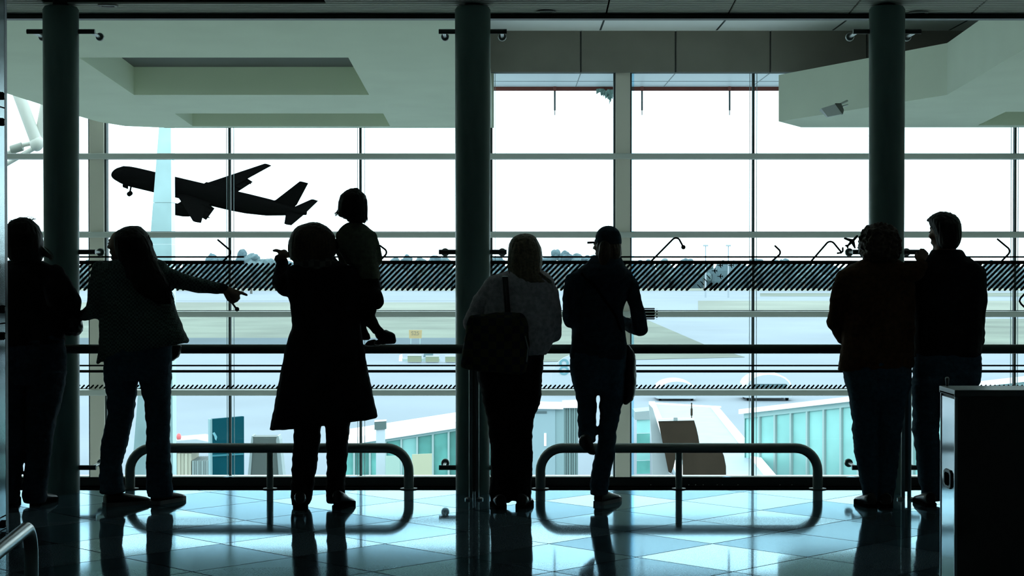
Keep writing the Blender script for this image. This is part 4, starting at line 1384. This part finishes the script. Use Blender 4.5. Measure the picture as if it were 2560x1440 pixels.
rows(b, [(788, 150, 196, .05), (800, 152, 206, .07), (818, 156, 208, .075), (830, 158, 206, .06), (838, 164, 192, .04)], D + .06)
link('bag_body', remesh(b, 'bag_body', .007, 3, .012, 22, 5), M_leather, bag)
limb(b2 := MB(), [(155, 790, .02, 3), (120, 760, -.1, 3), (110, 720, -.11, 3)], D); b2.build('strap', M_leather, bag, True)

# ---- woman pointing
D = 10.78
ph = MB()
e = person('woman in a checked tweed jacket with long dark hair, bending and pointing right', D, 340, dict(
    seed=2, voxel=.0052, head=(302, 574, 652, 1.25), head_dd=.02, neck=[[(330, 625, 0, 20), (335, 668, 0, 25)]],
    torso=[(646, 300, 385, .06), (655, 262, 412, .09), (672, 238, 424, .11), (700, 240, 425, .125), (740, 246, 430, .13), (780, 249, 442, .135), (815, 249, 456, .135), (840, 248, 466, .135), ((878, 852), 247, 473, .13), ((896, 858), 246, 468, .12), ((906, 852), 246, 440, .10)],
    jacket_extra=[[(880, 244, 262, .02, -.05), (900, 242, 256, .018, -.05), (911, 239, 246, .01, -.05)]],
    arms=[[(250, 672, 0, 21), (240, 720, -.02, 21), (240, 775, -.03, 23), (212, 787, .08, 15), (196, 790, .14, 12)],
          [(405, 685, 0, 24), (450, 702, .0, 22), (500, 715, .03, 19), (544, 719, .05, 15.5)]],
    skin=[[(540, 719, .05, 11), (562, 724, .055, 11.5), (576, 730, .06, 12)],
          [(570, 728, .055, 10), (592, 731, .05, 7)], [(573, 730, .05, 10), (593, 738, .04, 7)], [(573, 735, .06, 10), (588, 744, .045, 7)], [(570, 738, .07, 9), (582, 748, .05, 6)],
          [(592, 729, .05, 4.6), (603, 732, .05, 4.2), (611, 735, .05, 3.9), (616.5, 737.5, .05, 3.4)],
          [(593, 738, .04, 5.2), (597, 745, .05, 4.6), (590, 750, .07, 4.2), (584, 747, .08, 3.6)],
          [(590, 744, .045, 5), (592, 751, .055, 4.4), (585, 754, .075, 4), (580, 750, .08, 3.5)],
          [(583, 748, .05, 4.6), (584, 755, .06, 4), (578, 756, .075, 3.6), (575, 752, .08, 3.2)],
          [(562, 728, .04, 6), (567, 741, .03, 5), (572, 750, .035, 4.4), (578, 752, .04, 3.6)]],
    hands=[(P(196, 790, D + .14), (-.8, .5, 0), (0, -.4, 1), (0, 1, 0), .35, .95)],
    hips=[(850, 258, 430, .12), (890, 257, 429, .125), (925, 259, 429, .125), (950, 262, 428, .115)],
    legs=[[(915, 259, 345), (950, 262, 343), (985, 269, 341), (1010, 268, 338), (1035, 271, 334), (1070, 261, 327), (1120, 252, 315), (1165, 250, 304), (1200, 250, 308), (1232, 252, 312)],
          [(915, 344, 429), (950, 350, 428), (1000, 360, 427), (1050, 365, 425), (1075, 366, 424), (1110, 366, 424), (1150, 367, 427), (1190, 366, 430), (1230, 368, 431), (1240, 370, 430)]],
    jacket=('tweed_jacket', M_check), pants=('jeans', M_denim), wr=.005,
    hair=[[(565, 321, 347, .025), (568, 313, 353, .05), (572, 304, 357, .07), (577, 295, 362, .09), (583, 289, 368, .105), (594, 286, 373, .11, -.02), (615, 287, 381, .105, -.03), (635, 291, 388, .09, -.04), (655, 300, 396, .08, -.06), (690, 312, 412, .05, -.11), (720, 330, 424, .045, -.125), (745, 365, 430, .035, -.13), (760, 395, 430, .02, -.13)]], hair_mat=M_hair_d,
    shoes=[(heel(262, 1266), .98, .29, M_leather, M_sole_g, .098), (heel(386, 1262), .46, .28, M_leather, M_sole_g, .098)]))
strands(e, wisp(418, 715, 432, 752, D - .12, 8, 22, 4, 6) + wisp(372, 590, 380, 615, D, 4, 8, 5, 3), M_hair_d)
b = MB()
limb(b, [(545, 720, .05, 14.5), (560, 722, .052, 13)], D)
link('shirt_cuff', remesh(b, 'shirt_cuff', .006, 3), M_navy, e)
gl = empty('glasses', P(280, 603, D + .1)); adopt(gl, e); WLOC[gl.name] = P(280, 603, D + .1)
for dd in (.06, .13):
    MB().tube([P(279 + 4.2 * math.cos(t), 604 + 6.5 * math.sin(t), D + dd + .01 * math.cos(t)) for t in [k * math.pi / 8 for k in range(17)]], .0022, 8).build('rim', M_black, gl, True)
MB().tube([P(274.5, 598, D + .055), P(290, 598, D + .03), P(304, 599, D - .02)], .0035, 8).build('temple', M_black, gl, True)
MB().tube([P(276, 600, D + .07), P(276, 600, D + .12)], .0025, 8).build('bridge', M_black, gl, True)
bag = empty('handbag', P(440, 890, D + .12), 'dark bag hanging in front of the woman in the checked jacket', 'bag')
b = MB()
rows(b, [(862, 395, 455, .03), (880, 400, 453, .05), (892, 404, 446, .05), (902, 410, 434, .03)], D + .17)
link('bag_body', remesh(b, 'bag_body', .007, 3, .004, 22, 5), M_leather, bag)
limb(b2 := MB(), [(430, 868, .17, 3), (400, 780, .2, 3), (350, 690, .15, 3)], D); b2.build('strap', M_leather, bag, True)

# ---- woman in the long coat
D = 10.72
e = person('woman in a long black flared coat holding a child and pointing left', D, 800, dict(
    seed=3, voxel=.0055, head=(782, 565, 655, 0.15), neck=[[(785, 640, 0, 21), (790, 680, 0, 26)]],
    torso=[(655, 748, 848, .07), (668, 718, 895, .10), (690, 712, 905, .12), (725, 716, 905, .125), (760, 724, 905, .125), (790, 729, 903, .12), (812, 731, 902, .12), (835, 724, 905, .13), (870, 714, 911, .14), (920, 704, 919, .155), (970, 694, 929, .17), (1010, 686, 937, .18), ((1052, 1030), 679, 943, .185), ((1068, 1040), 676, 945, .185), ((1074, 1044), 675, 945, .18)],
    arms=[[(742, 690, 0, 26), (716, 712, .03, 30), (702, 705, .06, 24), (704, 672, .08, 18), (706, 655, .085, 15)],
          [(870, 695, 0, 26), (930, 740, -.01, 26), (938, 752, 0, 23), (895, 765, .14, 17), (870, 760, .2, 13)]],
    skin=[[(706, 652, .085, 10), (706, 640, .085, 12), (710, 634, .085, 11)],
          [(706, 634, .085, 7), (697, 628, .08, 5), (690, 626, .08, 4.4), (684.5, 626.5, .08, 3.6)],
          [(702, 640, .07, 7), (692, 642, .06, 5), (689, 649, .06, 4.4), (694, 653, .07, 3.8)],
          [(703, 644, .09, 7), (693, 648, .08, 5), (692, 655, .08, 4.2), (697, 657, .09, 3.6)],
          [(706, 648, .10, 6), (697, 653, .10, 4.6), (698, 659, .1, 4)],
          [(712, 636, .07, 6), (719, 634, .05, 5), (718, 642, .04, 4)]],
    hands=[(P(870, 760, D + .2), (-1, .2, .2), (0, 1, .1), (0, 0, 1), .35, .95)],
    hips=[(860, 742, 880, .10), (920, 738, 884, .12), (960, 740, 880, .11)],
    legs=[[(930, 735, 812), (1070, 735, 803), (1110, 733, 800), (1160, 730, 792), (1200, 728, 788), (1240, 727, 781), (1262, 729, 773)],
          [(930, 806, 884), (1070, 812, 874), (1110, 815, 870), (1160, 817, 868), (1200, 816, 864), (1240, 815, 862), (1256, 818, 862)]],
    jacket=('long_coat', M_black_cloth), pants=('trousers', M_black_cloth), wr=.004,
    hair=[[(555.5, 775, 793, .03), (558, 767, 800, .05), (561.5, 757, 808, .07), (567, 743, 818, .09), (576, 734, 828, .11), (591, 726, 837, .13), (612, 722, 842, .135), (632, 722, 841, .125, -.01), (648, 727, 832, .10, -.02), (658, 738, 815, .07, -.03)]], hair_mat=M_hair_b,
    shoes=[(heel(750, 1276), -.1, .25, M_leather, M_black, .085, .085, 'ankle_boot', .03), (heel(842, 1274), .25, .25, M_leather, M_black, .085, .085, 'ankle_boot', .03)]))
b = MB()
rows(b, [(640, 742, 830, .10, -.005), (650, 735, 842, .115, -.005), (662, 738, 848, .115, 0), (672, 752, 845, .10, 0)], D)
link('scarf', remesh(b, 'scarf', .007, 3, .010, 26, 8), cloth_mat('grey_scarf', (0.15, 0.145, 0.13), check=(30, (0.07, 0.07, 0.065))), e)
strands(e, wisp(725, 600, 724, 650, D - .03, 5, 14, 6, 4) + wisp(836, 600, 842, 625, D, 4, 8, 7, 3), M_hair_b)
D = 10.74

# ---- the child on her arm
D = 10.76
e = person('small child in a padded jacket carried by the woman in the long coat', D, 900, dict(
    seed=4, voxel=.0055, head=(880, 478, 556, 0.35), neck=[[(885, 545, 0, 13), (888, 568, 0, 16)]],
    torso=[(556, 868, 906, .045), (564, 856, 916, .06), (578, 846, 934, .075), (600, 840, 942, .085), (630, 848, 944, .09), (658, 866, 944, .09), (672, 884, 948, .09), (690, 892, 950, .088), (700, 896, 949, .08)],
    arms=[[(928, 590, 0, 14), (941, 622, .0, 13), (945, 652, .02, 12), (925, 662, .08, 9), (910, 655, .10, 7)], [(850, 590, 0, 13), (846, 620, .02, 12), (858, 650, .09, 10), (872, 655, .12, 7)]],
    hands=[(P(910, 655, D + .10), (-.8, .5, .1), (0, .2, 1), (0, 1, 0), .4, .6), (P(872, 655, D + .12), (.7, .7, 0), (0, .2, 1), (0, 1, 0), .4, .6)],
    hips=[(690, 896, 948, .085), (720, 898, 952, .09), (745, 896, 950, .085)],
    legs=[[(728, 905, 950), (760, 896, 945), (790, 896, 936), (805, 906, 944), (820, 922, 957), (835, 938, 966)],
          [(728, 890, 930, .05), (780, 876, 915, .09), (820, 880, 915, .12), (850, 896, 930, .14)]],
    jacket=('padded_jacket', cloth_mat('grey_green_padding', (0.14, 0.15, 0.11))), pants=('trousers', M_black_cloth), wr=.006,
    hair=[[(470, 879, 893, .02), (473, 872, 898, .035), (478, 863, 903.5, .055), (489, 851, 914, .085), (505, 846, 918, .095), (525, 844, 919, .095), (540, 846, 918, .085), (550, 868, 916, .06, -.02), (557, 880, 914, .04, -.03)]], hair_mat=M_hair_d))
strands(e, wisp(850, 525, 839, 538, D - .02, 3, 14, 8, 5) + wisp(914, 500, 918, 552, D - .03, 3, 14, 9, 3) + wisp(895, 545, 905, 556, D - .05, 4, 10, 10, 6), M_hair_d)
for pts in ([(950, 836, .0, 13), (962, 838, -.01, 14), (978, 842, -.02, 12), (982, 851, -.01, 9), (958, 854, 0, 8), (940, 857, .03, 6)], [(935, 856, .12, 9), (922, 859, .12, 7), (917, 861, .12, 5), (945, 859, .12, 7)]):
    b = MB(); limb(b, pts, D)
    link('shoe', remesh(b, 'shoe', .0055, 3, .003, 30, 2), M_leather, e)

# ---- woman with the shoulder bag
D = 10.74
e = person('fair-haired woman in a grey knitted sweater with a bag on her shoulder', D, 1290, dict(
    seed=5, head=(1313, 594, 684, 0.0), neck=[[(1312, 670, 0, 20), (1312, 700, 0, 25)]],
    torso=[(676, 1268, 1356, .06), (686, 1238, 1374, .10), (700, 1222, 1386, .12), (730, 1214, 1394, .13), (770, 1206, 1396, .14), (810, 1200, 1394, .145), (850, 1196, 1384, .145), (880, 1194, 1372, .14), (888, 1196, 1367, .13)],
    arms=[[(1236, 710, 0, 23), (1205, 755, -.01, 25), (1182, 808, 0, 25), (1200, 840, .15, 17), (1220, 850, .25, 12)],
          [(1378, 730, 0, 20), (1382, 780, -.01, 23), (1384, 835, .02, 20), (1360, 852, .16, 15), (1350, 853, .24, 12)]],
    hands=[(P(1220, 850, D + .25), (.9, .45, -.1), (0, .1, 1), (0, 1, 0), .4, .95), (P(1350, 853, D + .24), (-.9, .45, -.1), (0, .1, 1), (0, 1, 0), .4, .95)],
    hips=[(870, 1198, 1366, .13), (900, 1192, 1359, .14), (940, 1194, 1356, .14), (985, 1202, 1354, .13)],
    legs=[[(940, 1194, 1282), (985, 1203, 1284), (1030, 1214, 1284), (1080, 1222, 1282), (1130, 1226, 1280), (1180, 1227, 1279), (1230, 1224, 1277), (1256, 1226, 1276)],
          [(940, 1276, 1356), (985, 1278, 1354), (1010, 1278, 1349), (1045, 1279, 1336), (1080, 1279, 1331), (1130, 1279, 1332), (1180, 1280, 1330), (1230, 1281, 1328), (1252, 1282, 1328)]],
    jacket=('knitted_sweater', M_sweat), pants=('trousers', M_black_cloth),
    hair=[[(584.5, 1304, 1322, .025), (587.5, 1295, 1331, .05), (591.5, 1287, 1337, .07), (597.5, 1279, 1342.5, .09), (610, 1273, 1349, .105), (625, 1270.5, 1354, .115), (645, 1269, 1356, .115), (668, 1271, 1354, .10, -.01), (684, 1277, 1352, .085, -.03), (698, 1286, 1360, .05, -.07), (706, 1300, 1364, .03, -.09)]], hair_mat=M_hair_l,
    shoes=[(heel(1252, 1274), -.1, .25, M_leather, M_black), (heel(1303, 1272), .15, .25, M_leather, M_black)]))
strands(e, wisp(1350, 685, 1376, 706, D - .07, 4, 26, 11, 5) + wisp(1276, 690, 1272, 640, D - .05, 3, 12, 12, 3), M_hair_l)
bag = empty('shoulder_bag', P(1238, 860, D - .18), 'large dark patterned shoulder bag hanging on the fair-haired woman', 'bag')
b = MB()
rows(b, [(782, 1228, 1306, .03), (790, 1172, 1314, .05), (810, 1165, 1320, .065), (850, 1159, 1322, .075), (890, 1154, 1321, .08), (915, 1152, 1319, .08), ((920, 928), 1156, 1314, .07), ((924, 936), 1166, 1305, .05)], D - .20, n=32)
link('bag_body', remesh(b, 'bag_body', .0085, 5, .006, 16, 4), cloth_mat('dark_patchwork', (0.04, 0.045, 0.05), check=(22, (0.075, 0.075, 0.045))), bag)
MB().tube([P(1270, 790, D - .20), P(1268, 750, D - .20), P(1264, 715, D - .165), P(1263, 694, D - .13)], .005, 8).build('strap_edge', M_leather, bag, True)
b = MB()
for a, c, d0, d1 in ((790, 752, -.20, -.19), (752, 715, -.19, -.165), (715, 692, -.165, -.13), (692, 684, -.13, -.02)):
    xa, xc_ = 1270 - (790 - a) * .075, 1270 - (790 - c) * .075
    b.prism([P(xa - 7, a, D + d0), P(xa + 7, a, D + d0), P(xc_ + 7, c, D + d1), P(xc_ - 7, c, D + d1)], (0, .006, 0))
b.build('strap', M_leather, bag)
MB().tube([P(1313, 840, D - .27), P(1320, 870, D - .27), P(1316, 905, D - .27)], .004, 8).build('chain_charm', M_steel, bag, True)
MB().ell(P(1222, 779.5, D - .22), (.004,) * 3).build('stud', M_steel, bag, True)

# ---- person in the cap
D = 10.80
e = person('person in a baseball cap and dark hooded top, one foot raised behind', D, 1505, dict(
    seed=6, head=(1519, 572, 658, 1.0), neck=[[(1518, 645, 0, 20), (1512, 682, 0, 25)]],
    torso=[(656, 1484, 1546, .06), (668, 1452, 1566, .09), (685, 1426, 1582, .105), (705, 1420, 1580, .115), (740, 1424, 1566, .12), (775, 1430, 1558, .12), (815, 1432, 1562, .12), (850, 1428, 1566, .12), (885, 1425, 1568, .125), (898, 1425, 1568, .12)],
    arms=[[(1430, 702, 0, 19), (1425, 750, -.01, 20), (1426, 800, .02, 19), (1445, 800, .16, 14), (1462, 792, .24, 12)],
          [(1576, 708, 0, 19), (1590, 760, -.01, 18), (1602, 822, -.01, 20), (1575, 815, .12, 17), (1540, 795, .24, 12)]],
    hands=[(P(1462, 792, D + .24), (.9, .3, .1), (0, 1, .2), (0, 0, 1), .45, .95), (P(1540, 795, D + .24), (-.9, .3, .1), (0, 1, .2), (0, 0, 1), .45, .95)],
    jacket_extra=[[(640, 1482, 1552, .07, -.02), (655, 1466, 1556, .10, -.03), (672, 1446, 1570, .12, -.035), (690, 1452, 1566, .12, -.05), (705, 1476, 1540, .09, -.07), (716, 1494, 1515, .05, -.085)]],
    hips=[(880, 1425, 1566, .12), (920, 1425, 1565, .125), (955, 1430, 1562, .12), (985, 1440, 1560, .11)],
    legs=[[(950, 1428, 1496), (985, 1439, 1491), (1020, 1443, 1491, .03), (1060, 1444, 1491, .05), (1090, 1446, 1491, -.04), (1108, 1450, 1490, -.10)],
          [(950, 1488, 1563), (990, 1500, 1561), (1020, 1499, 1555), (1060, 1498, 1545), (1100, 1495, 1540), (1140, 1486, 1536), (1180, 1478, 1527), (1215, 1475, 1521), (1236, 1477, 1520)]],
    jacket=('hooded_top', M_navy), pants=('jeans', M_denim),
    hair=[[(600, 1492, 1548, .06, -.03), (620, 1490, 1553, .08, -.03), (638, 1497, 1554, .07, -.04), (655, 1500, 1544, .045, -.06)]], hair_mat=M_hair_b,
    hair_limbs=[[(1512, 615, -.10, 14), (1510, 640, -.12, 15), (1508, 662, -.12, 10), (1507, 676, -.12, 4)]],
    shoes=[(heel(1495, 1263), .50, .27, M_leather, M_sole_g)]))
b = MB()
rows(b, [(564.5, 1514, 1528, .02), (567, 1506, 1535, .045), (571, 1500, 1541, .07), (577, 1494, 1547, .09), (588, 1489, 1552, .105), (600, 1488, 1554, .11), (611, 1488, 1554, .11)], D, n=28)
cap = link('baseball_cap', remesh(b, 'baseball_cap', .0055, 4), M_navy, e)
MB().loft([[P(1492, 603, D + .08), P(1492, 608, D + .08), P(1492, 608.5, D + .01), P(1492, 603.5, D + .01)], [P(1468, 604, D + .11), P(1468, 609, D + .11), P(1468, 609.5, D + .03), P(1468, 604.5, D + .03)]]).build('peak', M_navy, cap)
MB().ell(P(1521, 566, D), (.008, .008, .005)).build('button', M_navy, cap, True)
b = MB(); limb(b, [(1464, 1104, -.10, 18), (1470, 1116, -.11, 15), (1478, 1128, -.09, 9), (1484, 1133, -.05, 5)], D)
link('shoe', remesh(b, 'shoe', .0055, 3), M_leather, e)
bag = empty('satchel', P(1576, 930, D + .05), 'dark satchel hanging at the hip of the person in the cap', 'bag')
b = MB()
rows(b, [(862, 1560, 1572, .02), (880, 1560, 1586, .04), (900, 1558, 1590, .06), (950, 1556, 1590, .07), (985, 1556, 1588, .07), (1000, 1556, 1582, .06), (1011, 1557, 1568, .04)], D + .03)
link('bag_body', remesh(b, 'bag_body', .007, 3, .004, 20, 6), M_leather, bag)
limb(b2 := MB(), [(1566, 870, 0, 3), (1540, 790, -.14, 3), (1490, 720, -.15, 3), (1455, 685, -.1, 3)], D); b2.build('strap', M_black, bag, True)

# ---- person with curly hair
D = 10.76
e = person('curly-haired person in a brown jacket with an arm around the man', D, 2190, dict(
    seed=7, head=(2200, 568, 650, 0.1), neck=[[(2200, 636, 0, 20), (2200, 668, 0, 25)]],
    torso=[(648, 2160, 2245, .06), (660, 2130, 2268, .09), (680, 2098, 2285, .11), (710, 2096, 2288, .12), (760, 2100, 2288, .125), (810, 2104, 2286, .13), (850, 2106, 2284, .13), (880, 2102, 2283, .135), (910, 2098, 2283, .135), ((926, 918), 2095, 2283, .13)],
    arms=[[(2108, 695, 0, 20), (2096, 745, -.01, 21), (2088, 805, .0, 21), (2105, 845, .10, 16), (2125, 862, .22, 13)],
          [(2248, 680, -.04, 23), (2285, 682, -.13, 24), (2303, 664, -.145, 18)]],
    hands=[(P(2125, 862, D + .22), (.9, .3, -.1), (0, .1, 1), (0, 1, 0), .4, .95), (P(2301, 658, D - .145), (.35, .3, 1.0), (-.3, -1, .2), (-1, 0, .3), .75, .78)],
    hips=[(900, 2106, 2280, .13), (935, 2108, 2280, .135), (970, 2117, 2274, .125), (1000, 2125, 2266, .12)],
    legs=[[(960, 2114, 2200), (1000, 2124, 2198), (1050, 2132, 2197), (1080, 2131, 2195), (1130, 2137, 2195), (1180, 2145, 2196), (1215, 2154, 2197), (1250, 2159, 2197)],
          [(960, 2190, 2278), (1000, 2192, 2266), (1050, 2193, 2257), (1100, 2193, 2250), (1150, 2194, 2246), (1200, 2194, 2240), (1250, 2195, 2234)]],
    jacket=('suede_jacket', M_brownj), pants=('jeans', M_denim), wr=.008,
    hair=[[(560, 2185, 2215, .04), (566, 2168, 2232, .08), (580, 2155, 2244, .11), (600, 2149, 2251, .125), (622, 2148, 2252, .125), (640, 2153, 2247, .11), (652, 2164, 2238, .08)]], hair_mat=M_hair_b,
    hair_wr=(.017, 34, (1, 1, 1)),
    shoes=[(heel(2180, 1270), -.1, .26, M_leather, M_black), (heel(2216, 1270), .15, .26, M_leather, M_black)]))

# ---- man at the right
D = 10.84
e = person('tall short-haired man in a dark jacket and jeans, turned slightly left', D, 2370, dict(
    seed=8, head=(2361, 538, 632, 0.75), neck=[[(2362, 612, 0, 26), (2366, 655, 0, 31)]],
    torso=[(634, 2332, 2404, .07), (645, 2305, 2425, .09), (658, 2288, 2444, .11), (680, 2280, 2462, .125), (720, 2278, 2466, .13), (760, 2280, 2456, .13), (800, 2282, 2454, .13), (850, 2284, 2456, .13), (880, 2284, 2452, .128), (893, 2284, 2448, .12)],
    arms=[[(2444, 682, 0, 22), (2448, 735, -.01, 21), (2440, 800, .0, 23), (2442, 850, .10, 21), (2410, 862, .2, 13)],
          [(2298, 685, 0, 20), (2300, 760, 0, 20), (2305, 820, .02, 19), (2330, 855, .2, 13)]],
    hands=[(P(2410, 862, D + .2), (-.9, .3, -.1), (0, .1, 1), (0, 1, 0), .4, 1), (P(2330, 855, D + .2), (.9, .3, -.1), (0, .1, 1), (0, 1, 0), .4, 1)],
    jacket_extra=[[(624, 2330, 2404, .075, -.01), (640, 2322, 2414, .09, -.01), (652, 2320, 2420, .09, 0)]],
    hips=[(880, 2284, 2450, .12), (915, 2283, 2454, .125), (940, 2284, 2452, .12), (965, 2280, 2446, .115)],
    legs=[[(950, 2280, 2366), (965, 2278, 2362), (1000, 2281, 2355), (1040, 2284, 2351), (1075, 2280, 2346), (1100, 2286, 2349), (1140, 2291, 2355), (1190, 2296, 2358), (1230, 2303, 2358), (1252, 2306, 2356)],
          [(950, 2362, 2448), (1000, 2372, 2440), (1060, 2376, 2436), (1120, 2378, 2432), (1190, 2380, 2430), (1252, 2380, 2428)]],
    jacket=('dark_jacket', M_black_cloth), pants=('jeans', M_denim),
    hair=[[(529, 2350, 2364, .025), (532, 2341, 2375, .05), (538, 2330, 2387, .08), (547, 2322, 2395, .105), (560, 2326, 2400, .12, -.01), (578, 2334, 2402, .115, -.02), (598, 2340, 2401, .105, -.03), (614, 2344, 2395, .09, -.04), (622, 2350, 2388, .07, -.04)]], hair_mat=M_hair_d,
    hair_limbs=[[(2345, 540, .05, 10), (2330, 546, .09, 7), (2320, 551, .11, 4)]],
    shoes=[(heel(2328, 1268), -.05, .28, M_leather, M_black), (heel(2404, 1268), .2, .28, M_leather, M_black)]))
